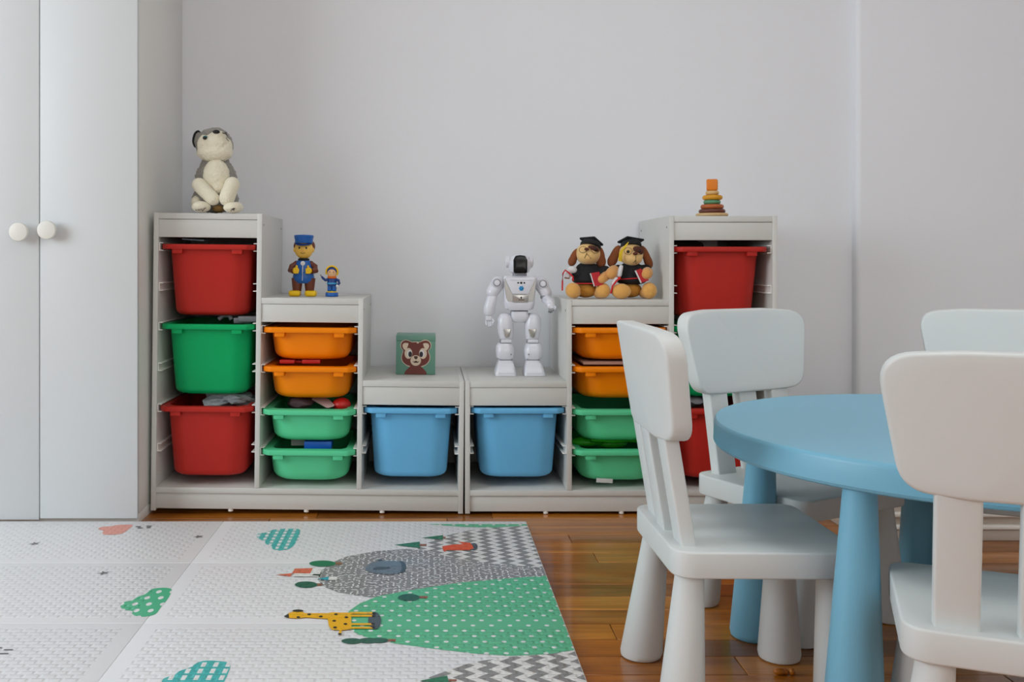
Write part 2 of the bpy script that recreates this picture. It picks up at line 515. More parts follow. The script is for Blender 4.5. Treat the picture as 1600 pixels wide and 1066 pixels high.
for i, z, kind, c, lab, dy in (
        (2, .337, 'large', 'blue', 'large light blue bin below the white toy robot', -.008),
        (1, .594, 'small', 'orange', 'shallow orange bin directly below the two plush graduate dogs', -.010),
        (1, .4705, 'small', 'orange', 'shallow orange bin second from top under the graduate dogs', -.010),
        (1, .335, 'small', 'mint', 'upper shallow mint bin behind the nearest-left white chair', -.010),
        (1, .208, 'small', 'mint', 'lower shallow mint bin with bright green toys behind the left chair', -.012),
        (0, .8586, 'large', 'red', 'large red bin below the wooden ring stacker', -.012),
        (0, .606, 'large', 'green', 'dark green bin mostly hidden behind the white chair back below the ring stacker', -.008),
        (0, .347, 'large', 'red', 'large red bin at floor level behind the white chair slats', -.012)):
    put_bin(kind, c, lab, (RX_ + UW - CX[i] - .005 * (i == 0), UY + dy, z - (.0115, .003, 0)[i]), 0, c + ' storage bins')

# ---- things lying in the bins
def crumple(name, c, r, m, label, cat, seed=1, amp=.35, rot=(0, 0, 0)):
    rnd = random.Random(seed); b = new()
    vs = bmesh.ops.create_icosphere(b, subdivisions=3, radius=1)['verts']
    dirs = [(Vector((rnd.gauss(0, 1), rnd.gauss(0, 1), rnd.gauss(0, 1))).normalized(), rnd.uniform(-1, 1)) for _ in range(40)]
    for v in vs:
        d = v.co.normalized(); s = 1 + rnd.uniform(-.22, .22) * amp
        for q, a in dirs: s += amp * a * max(0, d.dot(q) - .7) * 2.2
        v.co = Vector((d.x * s * r[0], d.y * s * r[1], d.z * s * r[2]))
    o = obj(name, b, m, smooth=0 if amp > .4 else 30); o.location = c; o.rotation_euler = rot
    return tag(o, label, cat)


simple('plastic_film', (176, 184, 188), .18, alpha=.75); simple('grey_plastic', (112, 112, 116), .45); simple('toy_red', (205, 34, 30), .4)
simple('toy_blue', (20, 100, 200), .4); simple('paper', (216, 216, 212), .7); simple('toy_green', (48, 170, 24), .35); simple('dark_fur', (44, 24, 24), .95, bump=.8)
simple('brown_cloth', (166, 132, 116), .9); simple('dusty_pink', (196, 164, 158), .8)
L = on_left
crumple('plastic_bag', L(.215, .10, .345), (.07, .05, .026), M['plastic_film'], 'crumpled clear plastic bag in the lower left red bin', 'bag', 3, .6)
crumple('plastic_bag', L(.262, .13, .336), (.045, .06, .018), M['plastic_film'], 'flat clear plastic wrap behind the crumpled bag in the lower left red bin', 'bag', 5, .5)
b = new(); tube(b, [(-.03, 0, 0), (-.015, .004, .012), (.004, 0, .014), (.012, 0, .0)], .0075, 10); bx(b, .02, .075, -.01, .03, -.012, .006, .003)
o = tag(obj('toy_track_piece', b, M['grey_plastic']), 'grey toy pieces peeking over the rim of the left dark green bin', 'toy'); o.location = L(.225, .06, .606)
b = new(); bx(b, -.03, .03, -.015, .015, -.006, .012, .003)
o = tag(obj('toy_block', b, M['grey_plastic']), 'grey block at right end of the left dark green bin', 'toy'); o.location = L(.292, .05, .606)
o = tag(obj('booklet', box(-.035, .035, -.06, .06, -.002, .002, .0005), simple('slate_paper', (150, 165, 178), .5)), 'thin pale blue booklet on top of the upper left red bin', 'book'); o.location = L(.115, .10, .861); o.rotation_euler = (0, R(4), 0)
b = new(); bx(b, -.06, -.012, -.03, .03, -.006, .006, .002); bx(b, .012, .07, -.03, .03, -.006, .007, .002); bx(b, -.013, .013, -.01, .01, -.006, .002, .001)
o = tag(obj('toy_truck_pieces', b, M['toy_red']), 'flat red toy pieces in the lower orange bin of the left unit', 'toy'); o.location = L(.455, .075, .4735)
crumple('dark_soft_toy', L(.45, .10, .335), (.05, .05, .022), simple('dark_mauve', (88, 66, 70), .9), 'dark mauve soft toy in the upper left mint bin', 'toy', 8, .25)
b = new(); slab(b, rpoly([(-.028, 0), (-.012, .03), (.03, 0), (.055, -.04), (.03, -.055)], .01), .004, .0015, lambda u, v, h: (u, h + v * .9, v * .4 + .006), 2)
o = tag(obj('spotted_cloth', b, M['dusty_pink']), 'pale pink spotted cloth in the upper left mint bin', 'cloth'); o.location = L(.52, .09, .342)
b = new(); ell(b, (0, 0, 0), (.03, .03, .022))
o = tag(obj('red_ball', b, M['toy_red']), 'red ball at right end of the upper left mint bin', 'ball'); o.location = L(.592, .085, .333)
o = tag(obj('card', box(-.026, .026, -.001, .001, -.025, .025, .0004), M['paper']), 'pale grey card standing in the lower left mint bin', 'card'); o.location = L(.45, .13, .215); o.rotation_euler = (R(-14), 0, 0)
b = new(); bx(b, -.044, .044, -.03, .03, -.012, .012, .002)
o = tag(obj('toy_box', b, M['toy_blue']), 'small bright blue box in the lower left mint bin', 'box'); o.location = L(.52, .08, .206)
crumple('soft_toy', (RX_ + UW - CX[0] - .09, UY + .12, .851), (.055, .05, .026), M['dark_fur'], 'dark brown furry toy above the rim of the right red bin', 'toy', 9, .2)
o = tag(obj('paper_sheet', box(-.07, .07, -.001, .001, -.03, .026, .0004), M['paper']), 'white paper sheet standing in the bin below the ring stacker', 'paper'); o.location = (RX_ + UW - CX[0] - .03, UY + .2, .858)
o = tag(obj('board_book', box(-.115, .115, -.10, .10, -.004, .004, .002), M['brown_cloth']), 'thin brown board book lying on the second orange bin under the dogs', 'book'); o.location = (RX_ + UW - CX[1], UY + .115, .477)
b = new()
for kx, kz, rx in ((-.06, 0, .05), (.02, -.004, .055), (-.02, .004, .03)): ell(b, (kx, .02, kz), (rx, .03, .016))
tube(b, [(-.05, -.02, .012), (-.02, -.03, .014), (.02, -.03, .010), (.06, -.02, .012), (.1, 0, .006)], .006, 8)
o = tag(obj('green_toy', b, M['toy_green']), 'bright green toy in the lower mint bin of the right unit', 'toy'); o.location = (RX_ + UW - CX[1] - .03, UY + .09, .212)
b = new(); tube(b, [(.03 + .035 * cos(a * pi / 8), .03 + .02 * sin(a * pi / 8), .01 + .012 * sin(a * pi / 8)) for a in range(0, 9)], .004, 8)
o = tag(obj('cable_coil', b, M['grey_plastic']), 'dark grey cable loop in the lower mint bin of the right unit', 'cable'); o.location = (RX_ + UW - CX[1] + .0, UY + .06, .206)
o = tag(obj('price_card', box(-.026, .026, -.001, .001, -.007, .007, .0003), M['paper']), 'white paper slip hanging under the lowest mint bin of the right unit', 'paper'); o.location = (RX_ + UW - CX[1] - .045, UY + .03, .102); o.rotation_euler = (R(8), R(3), 0)
crumple('dark_cloth', (RX_ + UW - CX[0] - .07, UY + .09, .350), (.05, .05, .018), M['grey_plastic'], 'grey rubber hose in the red bin behind the chair slats', 'toy', 11, .3)


# ------------------------------------------------------------------ chairs and table
def make_chair(label):
    t = thing('child_chair', label, 'chair', group='white child chairs around the blue table')
    TH = .305
    w = .168
    outline = rpoly([(-w, -.006), (w, -.006), (w + .004, .318), (-w - .004, .318)], [.045, .045, .04, .04], 7)
    b = new()
    slab(b, outline, .046, .004, lambda u, v, h: (u, v, TH - .046 + h - (.005 * max(0, 1 - (u / .15) ** 2) * max(0, 1 - ((v - .17) / .16) ** 2) if h > .03 else 0)), 3, 5)
    obj('seat', b, M['chair'], t)
    for sx in (-1, 1):
        for sy, ty, by, hb in ((0, .031, .006, .153), (1, .278, .283, .142)):
            prof = [(0, .0), (.036, .0), (.040, .003), (.042, .012), (.0245, TH - .042), (.0245, TH - .03)]
            tx, bx_ = sx * .124, sx * hb
            sh = Matrix(((1, 0, (tx - bx_) / .262, 0), (0, 1, (ty - by) / .262, 0), (0, 0, 1, 0), (0, 0, 0, 1)))
            obj('leg', lathe(new(), prof, n=36, mtx=Matrix.Translation((bx_, by, 0)) @ sh), M['chair'], t)
    lean = math.tan(R(9.3))
    bow = lambda x: .024 * (x / .2) ** 2
    yb = lambda x, z: .022 - (z - TH) * lean + bow(x)
    for cx in (-.101, 0, .101):
        b = new(); rings = []
        for z in (TH - .006, TH + .004, TH + .06, TH + .12, .505):
            hw = .0285
            rings.append([(cx + u, yb(cx, z) + v, z) for u, v in rrect(hw * 2, .027, .004, 3)])
        loft(b, rings); obj('slat', b, M['chair'], t)
    zt, zb = .684, .487
    zm = (zt + zb) / 2
    o2 = rpoly([(-.170, zb - zm + .004), (-.09, zb - zm - .001), (.09, zb - zm - .001), (.170, zb - zm + .004), (.203, zt - zm - .008), (.10, zt - zm), (-.10, zt - zm), (-.203, zt - zm - .008)], [.048, .3, .3, .048, .05, .3, .3, .05], 8)
    b = new(); T = .037
    slab(b, o2, T, .0055, lambda u, v, h: (u, yb(u, v + zm) - T / 2 + h, v + zm), 3, 6)
    obj('backrest', b, M['chair'], t, smooth=60)
    return t


def place(o, x, y, dx, dy):
    o.location = (x, y, 0); o.rotation_euler = (0, 0, math.atan2(dy, dx) - pi / 2)


ch = make_chair('white plastic child chair standing in front of the mint bins, side-on left of the table')
place(ch, .428, 1.828, 1, 0)
for x, y, dx, dy, lab in ((.774, 2.366, .47, -.883, 'white plastic child chair behind the blue table in front of the red bins'),
                          (.801, 1.262, .385, .923, 'white plastic child chair nearest the camera seen from behind at lower right'),
                          (1.405, 2.345, -.4, -.917, 'white plastic child chair on the far right of the table, behind the nearest chair')):
    c2 = dup(ch, (0, 0, 0), (0, 0, 0), lab); place(c2, x, y, dx, dy)

TX, TY, TZ = 1.037, 1.862, .485
t = thing('round_table', 'low round light blue plastic child table between the white chairs', 'table', (TX, TY, 0))
b = new()
lathe(b, [(0, TZ - .050), (.44, TZ - .050), (.462, TZ - .052), (.468, TZ - .049), (.471, TZ - .044), (.4695, TZ - .008), (.468, TZ - .003), (.4655, TZ - .0006), (.463, TZ), (.45, TZ), (0, TZ)], n=128)
obj('tabletop', b, M['table'], t, smooth=30)
for ang, rb, rt in ((146.7, .405, .388), (219.3, .453, .428), (290.7, .42, .40), (2.7, .42, .40), (75.9, .405, .388)):
    a = R(ang)
    prof = [(0, 0), (.044, 0), (.048, .003), (.0505, .012), (.0262, TZ - .052), (.0262, TZ - .045)]
    tx, ty, bx0, by0 = rt * cos(a), rt * sin(a), rb * cos(a), rb * sin(a)
    sh = Matrix(((1, 0, (tx - bx0) / .43, 0), (0, 1, (ty - by0) / .43, 0), (0, 0, 1, 0), (0, 0, 0, 1)))
    obj('leg', lathe(new(), prof, n=40, mtx=Matrix.Translation((bx0, by0, 0)) @ sh), M['table'], t)

b = new(); ell(b, (-.008, 0, .007), (.012, .008, .007), u=12, v=8); ell(b, (.004, .003, .006), (.007, .009, .006), u=12, v=8)
ell(b, (.016, -.002, .007), (.006, .006, .007), u=12, v=8)
o = tag(obj('toy_crumb', b, simple('amber', (170, 98, 18), .3)), 'small amber toy lying on the floorboards under the left chair', 'toy'); p = floor_at(1224, 1055); o.location = (p[0], p[1], 0)


# ------------------------------------------------------------------ play mat
MZ = .011


def mat_mat(name, rgb, pattern=None, rgb2=(236, 236, 236)):
    m = bpy.data.materials.new(name); m.use_nodes = True; nt = m.node_tree; b = nt.nodes['Principled BSDF']; N = nt.nodes.new; LK = nt.links.new
    b.inputs['Roughness'].default_value = .34
    tc = N('ShaderNodeTexCoord'); sep = N('ShaderNodeSeparateXYZ'); LK(tc.outputs['Object'], sep.inputs[0])

    def math_(op, a, c=None, d=None):
        n = N('ShaderNodeMath'); n.operation = op
        for i, v in enumerate((a, c, d)):
            if v is None: continue
            if isinstance(v, (int, float)): n.inputs[i].default_value = v
            else: LK(v, n.inputs[i])
        return n.outputs[0]
    X, Y = sep.outputs[0], sep.outputs[1]
    # quilted emboss: rows of short bars
    rowi = math_('FLOOR', math_('DIVIDE', Y, .0165)); off = math_('MULTIPLY', math_('MODULO', rowi, 2), .016)
    fx = math_('ABSOLUTE', math_('SUBTRACT', math_('FRACT', math_('DIVIDE', math_('ADD', X, off), .032)), .5))
    fy = math_('ABSOLUTE', math_('SUBTRACT', math_('FRACT', math_('DIVIDE', Y, .0165)), .5))
    mr = N('ShaderNodeMapRange'); mr.interpolation_type = 'SMOOTHSTEP'; LK(math_('MAXIMUM', fx, fy), mr.inputs[0]); mr.inputs[1].default_value = .3; mr.inputs[2].default_value = .48
    # plain bands along the fold lines
    band = math_('GREATER_THAN', math_('ABSOLUTE', math_('ADD', X, .618)), .036)
    for yc in (2.556, 2.13, 1.70): band = math_('MULTIPLY', band, math_('GREATER_THAN', math_('ABSOLUTE', math_('SUBTRACT', Y, yc)), .03))
    ht = math_('MULTIPLY', math_('SUBTRACT', 1.0, mr.outputs[0]), band)
    bp = N('ShaderNodeBump'); bp.inputs['Strength'].default_value = .6; bp.inputs['Distance'].default_value = .0024
    LK(ht, bp.inputs['Height']); LK(bp.outputs[0], b.inputs['Normal'])
    mask = None
    if pattern == 'zigzag':
        tri = math_('ABSOLUTE', math_('SUBTRACT', math_('FRACT', math_('DIVIDE', Y, .037)), .5))
        q = math_('FRACT', math_('DIVIDE', math_('ADD', X, math_('MULTIPLY', tri, .044)), .047))
        mask = math_('GREATER_THAN', q, .5)
    elif pattern == 'dots':
        row = math_('FLOOR', math_('DIVIDE', Y, .030)); offx = math_('MULTIPLY', math_('MODULO', row, 2), .020)
        u = math_('SUBTRACT', math_('FRACT', math_('DIVIDE', math_('ADD', X, offx), .040)), .5)
        v = math_('SUBTRACT', math_('FRACT', math_('DIVIDE', Y, .030)), .5)
        dd = math_('ADD', math_('POWER', math_('MULTIPLY', u, .040), 2), math_('POWER', math_('MULTIPLY', v, .030), 2))
        mask = math_('LESS_THAN', dd, .0052 ** 2)
    elif pattern == 'dashes':
        vo = N('ShaderNodeTexVoronoi'); vo.voronoi_dimensions = '2D'; vo.inputs['Scale'].default_value = 70; vo.inputs['Randomness'].default_value = .7
        LK(tc.outputs['Object'], vo.inputs['Vector'])
        vs = N('ShaderNodeVectorMath'); vs.operation = 'SUBTRACT'; sc = N('ShaderNodeVectorMath'); sc.operation = 'SCALE'; sc.inputs[3].default_value = 70
        LK(tc.outputs['Object'], vs.inputs[0]); LK(vo.outputs['Position'], vs.inputs[1]); LK(vs.outputs[0], sc.inputs[0])
        vr = N('ShaderNodeVectorRotate'); vr.rotation_type = 'Z_AXIS'; LK(sc.outputs[0], vr.inputs['Vector'])
        sc2 = N('ShaderNodeSeparateXYZ'); LK(vo.outputs['Color'], sc2.inputs[0]); LK(math_('MULTIPLY', sc2.outputs[0], 3.14), vr.inputs['Angle'])
        s3 = N('ShaderNodeSeparateXYZ'); LK(vr.outputs[0], s3.inputs[0])
        mask = math_('MULTIPLY', math_('LESS_THAN', math_('ABSOLUTE', s3.outputs[0]), .38), math_('LESS_THAN', math_('ABSOLUTE', s3.outputs[1]), .13))
    elif pattern == 'stripes':
        a = math_('FRACT', math_('DIVIDE', X, .024)); c = math_('FRACT', math_('DIVIDE', Y, .030))
        mask = math_('MULTIPLY', math_('GREATER_THAN', a, .62), math_('GREATER_THAN', c, .3))
    elif pattern == 'bigdots':
        row = math_('FLOOR', math_('DIVIDE', Y, .042)); offx = math_('MULTIPLY', math_('MODULO', row, 2), .016)
        u = math_('SUBTRACT', math_('FRACT', math_('DIVIDE', math_('ADD', X, offx), .032)), .5)
        v = math_('SUBTRACT', math_('FRACT', math_('DIVIDE', Y, .042)), .5)
        dd = math_('ADD', math_('POWER', math_('MULTIPLY', u, .032), 2), math_('POWER', math_('MULTIPLY', v, .024), 2))
        mask = math_('LESS_THAN', dd, .0062 ** 2)
    if mask is None: b.inputs['Base Color'].default_value = lin(rgb)
    else:
        mx = N('ShaderNodeMix'); mx.data_type = 'RGBA'; mx.inputs[6].default_value = lin(rgb); mx.inputs[7].default_value = lin(rgb2)
        LK(mask, mx.inputs[0]); LK(mx.outputs[2], b.inputs['Base Color'])
    return m


MAT_W = mat_mat('mat_foam', (234, 234, 236))
PM = dict(zig=mat_mat('print_zigzag', (232, 230, 228), 'zigzag', (142, 140, 140)), dots=mat_mat('print_dots', (92, 190, 144), 'dots'), dash=mat_mat('print_dashes', (142, 140, 142), 'dashes'),
          stripe=mat_mat('print_stripes', (70, 186, 184), 'stripes'), bigdots=mat_mat('print_bigdots', (74, 186, 140), 'bigdots'), pink=mat_mat('print_pink', (232, 156, 140)),
          grey=mat_mat('print_grey', (110, 112, 114)), slate=mat_mat('print_slate', (112, 126, 140)), dslate=mat_mat('print_dark_slate', (72, 86, 96)), dgreen=mat_mat('print_dark_green', (38, 120, 86)),
          forest=mat_mat('print_forest', (34, 96, 80)), brown=mat_mat('print_brown', (150, 96, 74)), fox=mat_mat('print_fox', (232, 84, 36)), yellow=mat_mat('print_yellow', (246, 184, 20)), white=mat_mat('print_white', (238, 236, 234)),
          roof=mat_mat('print_roof', (226, 108, 82)), teal=mat_mat('print_teal', (50, 168, 190)), black=mat_mat('print_black', (36, 34, 36)))
t = thing('play_mat', 'white foam play mat with printed hills, clouds and giraffe covering the floor at left', 'mat', (0, 0, 0))
MX0, MX1, MY0, MY1 = -1.55, .3015, 1.30, 2.965
ys = [MY1]; yy = MY1
for yy in (2.556, 2.13, 1.70, MY0): ys.append(yy)
xs = (MX0, -.618, MX1)
for i in range(len(ys) - 1):
    for j in range(len(xs) - 1):
        x0, x1, y0, y1 = xs[j], xs[j + 1], ys[i + 1], ys[i]
        b = new()
        slab(b, rpoly([(x0 + .0002, y0 + .0002), (x1 - .0002, y0 + .0002), (x1 - .0002, y1 - .0002), (x0 + .0002, y1 - .0002)], .003, 3), MZ, .0016, lambda u, v, h: (u, v, h), 3)
        obj('mat_panel', b, MAT_W, t)
layer = [0]


def print_(name, pts, m, smooth=0, z=None):
    """flat printed motif: points measured on the photograph, laid on the mat"""
    pts = [floor_at(px, py, MZ) for px, py in pts]
    pts = [(MX1 - .0022 if x > .285 else x, y) for x, y in pts]   # prints run out to the mat's right edge
    # densify straight edges is not needed: ground plane maps lines to lines
    if smooth: pts = spline(pts, smooth)
    layer[0] += 1; zz = MZ + .00025 + layer[0] * .00004
    b = new(); b.faces.new([b.verts.new((x, y, zz)) for x, y in pts])
    bmesh.ops.triangulate(b, faces=b.faces)
    for f in b.faces:
        if f.normal.z < 0: f.normal_flip()
    me = bpy.data.meshes.new(name); b.to_mesh(me); b.free(); me.materials.append(m)
    o = bpy.data.objects.new(name, me); COL.objects.link(o); o.parent = t
    return o


z6 = lambda L_: [(400 + x / 2.963, 800 + y / 2.963) for x, y in L_]
z5 = lambda L_: [(x / 3.333, 800 + y / 3.333) for x, y in L_]
print_('printed_zigzag_hill', z6([(1245, 63), (1100, 72), (980, 88), (890, 108), (830, 130), (775, 152), (748, 172), (800, 190), (870, 205), (1000, 232), (1150, 250), (1325, 264)]), PM['zig'])
print_('printed_green_strip', z6([(790, 57), (1244, 57), (1246, 64), (1100, 74), (950, 70)]), PM['dots'])
print_('printed_grey_hill', z6([(1322, 258), (1150, 246), (1000, 230), (870, 203), (790, 180), (700, 172), (560, 182), (420, 207), (340, 240), (300, 280), (286, 315), (310, 345), (370, 370), (440, 385), (530, 397), (640, 392), (800, 360), (1000, 330), (1342, 302)]), PM['dash'])
print_('printed_dotted_hill', z6([(1338, 297), (1150, 310), (950, 328), (800, 350), (680, 370), (560, 393), (480, 425), (430, 460), (416, 500), (432, 545), (480, 572), (560, 594), (640, 610), (800, 632), (1000, 656), (1180, 668), (1350, 660), (1487, 640)]), PM['dots'])
print_('printed_zigzag_hill', z6([(1486, 642), (1350, 661), (1180, 672), (1050, 690), (950, 712), (870, 742), (800, 768), (740, 800), (700, 860), (740, 930), (1000, 960), (1620, 960)]), PM['zig'])
print_('printed_cloud', z6([(3, 112), (14, 100), (48, 96), (68, 86), (110, 80), (160, 79), (196, 80), (204, 92), (200, 122), (182, 148), (158, 170), (130, 178), (100, 179), (76, 172), (72, 160), (46, 150), (38, 136), (10, 124)]), PM['stripe'], 3)
print_('printed_cloud', z5([(628, 488), (648, 470), (690, 462), (712, 446), (760, 428), (790, 404), (850, 396), (890, 402), (892, 420), (868, 462), (836, 500), (812, 532), (770, 545), (720, 547), (688, 532), (690, 518), (650, 512), (632, 502)]), PM['bigdots'], 3)
print_('printed_cloud', z5([(842, 890), (856, 868), (910, 850), (936, 830), (990, 812), (1030, 786), (1080, 776), (1150, 780), (1196, 790), (1196, 820), (1170, 880), (1120, 960), (1040, 985), (930, 985), (880, 950), (900, 925), (850, 915)]), PM['stripe'], 3)
print_('printed_cloud', z5([(512, 92), (528, 80), (580, 76), (610, 70), (690, 69), (668, 92), (640, 112), (600, 119), (550, 120), (532, 112), (540, 100)]), PM['pink'], 3)


def star(px, py, r):
    c = floor_at(px, py, MZ); pts = []
    for k in range(10):
        a = pi / 2 * 1.3 + k * pi / 5; rr = r if k % 2 == 0 else r * .42
        x, y = c[0] + rr * cos(a), c[1] + rr * sin(a)
        pts.append((VX + FPX * x / y, VY + (EYE - MZ) * FPX / y))
    print_('printed_star', pts, PM['grey'])


for px, py in ((54, 850), (162, 896), (310.5, 839)): star(px, py, .017)
for px, py, ww in ((216, 823.4, 5), (233, 822.6, 5), (219, 825.6, 5), (232, 825, 4), (13, 1016, 8), (6, 1022, 8), (0, 1013, 4)):
    print_('printed_dash', [(px - ww, py + .8), (px - ww + 2, py - .8), (px + ww, py - .8), (px + ww - 2, py + .8)], PM['grey'])


def oval(name, cx, cy, rx, ry, m, n=20):
    return print_(name, [(cx + rx * cos(2 * pi * i / n), cy + ry * sin(2 * pi * i / n)) for i in range(n)], m)


Z = lambda x, y: (400 + x / 2.963, 800 + y / 2.963)
# trees (their tops point left on the floor)
for segs, tr, m in (((  (308, 241, 62, 14), ), (360, 400, 240), 'dgreen'), (((232, 339, 52, 15),), (280, 308, 338), 'forest'), (((708, 399, 50, 17),), (755, 796, 397), 'forest'),
                    (((445, 601, 50, 13), (520, 599, 45, 13), (570, 598, 42, 12)), (605, 648, 597), 'forest')):
    x0, x1, y = tr
    print_('printed_trunk', [Z(x0, y - 5), Z(x1, y - 5), Z(x1 - 3, y + 6), Z(x0, y + 6)], PM['brown'])
    for cx, cy, rx, ry in segs: oval('printed_tree', *Z(cx, cy), rx / 2.963, ry / 2.963, PM[m])
for tip, b0, b1, tr in (((640, 155), (758, 140), (758, 170), (758, 790, 155)), ((768, 122), (866, 110), (866, 132), (866, 878, 121)), ((756, 786), (885, 762), (895, 800), (890, 930, 783))):
    print_('printed_trunk', [Z(tr[0], tr[2] - 4), Z(tr[1], tr[2] - 4), Z(tr[1] - 2, tr[2] + 5), Z(tr[0], tr[2] + 5)], PM['brown'])
    print_('printed_tree', [Z(*tip), Z(*b0), Z(*b1)], PM['dgreen'])
# fox
oval('printed_shadow', *Z(1008, 164), 18 / 2.963, 17 / 2.963, PM['dslate'])
print_('printed_fox', z6([(862, 162), (905, 155), (960, 152), (935, 140), (990, 146), (1002, 158), (1008, 172), (985, 180), (920, 180), (884, 180), (872, 188), (866, 178)]), PM['fox'])
# elephant-like slate animal
oval('printed_shadow', *Z(672, 258), 24 / 2.963, 28 / 2.963, PM['dslate'])
print_('printed_animal', z6([(506, 272), (515, 252), (545, 236), (600, 230), (655, 232), (672, 245), (672, 275), (655, 290), (590, 291), (535, 284)]), PM['slate'], 3)
print_('printed_ear', z6([(540, 266), (560, 258), (620, 258), (622, 266), (600, 270), (545, 273)]), PM['dslate'])
print_('printed_ear', z6([(560, 226), (580, 222), (588, 230), (570, 233)]), PM['dslate'])
# castle
print_('printed_castle', z6([(166, 303), (182, 284), (252, 288), (262, 266), (308, 266), (288, 304)]), PM['white'])
print_('printed_roof', z6([(166, 288), (180, 266), (264, 264), (250, 289)]), PM['roof'])
print_('printed_roof', z6([(92, 294), (168, 288), (160, 302)]), PM['roof'])
print_('printed_door', z6([(258, 298), (268, 291), (302, 293), (296, 300)]), PM['black'])
print_('printed_castle', z6([(332, 319), (338, 304), (376, 304), (374, 320)]), PM['white'])
print_('printed_roof', z6([(284, 314), (338, 304), (334, 320)]), PM['teal'])
# giraffe
oval('printed_shadow', *Z(549, 508), 30 / 2.963, 40 / 2.963, PM['dslate'])
for y in (472, 485, 524, 541):
    print_('printed_leg', z6([(435, y - 4), (540, y - 4), (540, y + 5), (435, y + 5)]), PM['yellow'])
print_('printed_giraffe', z6([(150, 474), (175, 466), (215, 468), (225, 474), (332, 474), (350, 470), (440, 472), (442, 548), (400, 553), (352, 551), (338, 535), (332, 500), (230, 494), (190, 498), (150, 496)]), PM['yellow'])
print_('printed_muzzle', z6([(130, 488), (150, 476), (154, 496), (134, 492)]), PM['black'])
oval('printed_ear', *Z(194, 463), 26 / 2.963, 6 / 2.963, PM['black'])
print_('printed_leg', z6([(388, 552), (398, 552), (394, 574), (380, 574)]), PM['yellow'])
for cx, cy in ((196, 493), (246, 480), (300, 490), (370, 480), (362, 510), (414, 525), (418, 494), (366, 541), (388, 572), (546, 475), (545, 488), (541, 524), (541, 538)):
    oval('printed_spot', *Z(cx, cy), 9 / 2.963, 4.6 / 2.963, PM['black'], 10)


# ------------------------------------------------------------------ toys on the units
def to_face(cx, cy, s, x, y): return ((x - cx) / s, (cy - y) / s)


YT = 3.255
# ---- plush husky
simple('husky_grey', (150, 146, 138), .95, bump=1.0, bscale=260, sheen=.3); simple('husky_cream', (238, 230, 206), .95, bump=.9, bscale=220, sheen=.3)
simple('black_plush', (22, 22, 24), .8, bump=.5); simple('tan_plush', (196, 160, 100), .95, bump=.6); simple('black_gloss', (10, 10, 12), .15); simple('teal_eye', (30, 110, 120), .1)


def fuzzy(b, name, m, parent, vox=.004, amp=.004, **k):
    o = obj(name, b, m, parent, smooth=180, **k)
    r = o.modifiers.new('remesh', 'REMESH'); r.mode = 'VOXEL'; r.voxel_size = vox; r.use_smooth_shade = True
    s = o.modifiers.new('smooth', 'SMOOTH'); s.iterations = 4
    if amp:
        tx = bpy.data.textures.get('fuzz') or bpy.data.textures.new('fuzz', 'CLOUDS'); tx.noise_scale = .010; tx.noise_depth = 2
        d = o.modifiers.new('displace', 'DISPLACE'); d.texture = tx; d.strength = amp; d.mid_level = .5
    return o


hx, hy = -.672, 3.17
base_z = on_left(hx - LX, hy - UY, TOPS[0])[2]
t = thing('plush_husky', 'grey and cream plush husky sitting on top of the tallest left shelf', 'plush toy', (hx, hy, base_z), (0, TILT, 0))
q = lambda x, y: ((x - 450) / 3200, (985 - y) / 3200)


def E(b, x, y, rx, rz, yd, ry, ang=0, **k):
    u, v = q(x, y); return ell(b, (u, yd, v), (rx / 3170, ry, rz / 3170), Matrix.Rotation(R(ang), 4, 'Y'), **k)


b = new(); E(b, 400, 640, 215, 250, .01, .06); E(b, 395, 820, 235, 145, .01, .07); E(b, 390, 470, 150, 110, .01, .045)
fuzzy(b, 'body', M['husky_grey'], t, .0032, .011)
b = new(); E(b, 385, 270, 190, 185, 0, .055); E(b, 345, 160, 90, 60, -.01, .04); E(b, 440, 130, 50, 40, -.01, .03)
fuzzy(b, 'head', M['husky_grey'], t, .0032, .008)
b = new(); E(b, 405, 350, 186, 100, -.022, .042); E(b, 420, 250, 128, 110, -.032, .032); E(b, 300, 260, 70, 110, -.026, .03, 15); E(b, 490, 300, 95, 120, -.02, .032); E(b, 450, 175, 75, 45, -.04, .022)
face = fuzzy(b, 'face', M['husky_cream'], t, .0032, .005)
b = new(); E(b, 445, 152, 37, 21, -.062, .010); obj('nose', b, M['black_gloss'], face)
for x, y in ((325, 213),):
    b = new(); E(b, x, y, 22, 18, -.056, .006); obj('eye', b, M['black_gloss'], face)
    b = new(); E(b, x + 6, y - 13, 22, 8, -.058, .005); obj('eye_rim', b, M['teal_eye'], face)
b = new()
for pa, pb in (((470, 172), (545, 150)), ((500, 150), (545, 172)), ((535, 150), (555, 190)), ((540, 205), (565, 240))):
    u0, v0 = q(*pa); u1, v1 = q(*pb); tube(b, [(u0, -.054, v0), ((u0 + u1) / 2, -.054, (v0 + v1) / 2 - .001), (u1, -.046, v1)], .0009, 6)
obj('whiskers', b, M['black_plush'], face)
b = new(); E(b, 205, 205, 52, 95, .0, .012, 6); ear = fuzzy(b, 'ear', M['black_plush'], t, .003, .002)
b = new(); E(b, 222, 215, 40, 84, -.008, .010, 8); fuzzy(b, 'inner_ear', M['husky_grey'], ear, .003, .002)
b = new(); E(b, 505, 215, 40, 60, .045, .012, -20); fuzzy(b, 'ear', M['black_plush'], t, .003, .002)
b = new(); E(b, 432, 590, 135, 170, -.036, .032); E(b, 460, 720, 80, 80, -.038, .03); fuzzy(b, 'belly', M['husky_cream'], t, .0032, .005)


def cap_(b, p0, p1, r0, r1, y0, y1):
    u0, v0 = q(*p0); u1, v1 = q(*p1); return capsule(b, (u0, y0, v0), (u1, y1, v1), r0 / 3170, r1 / 3170)


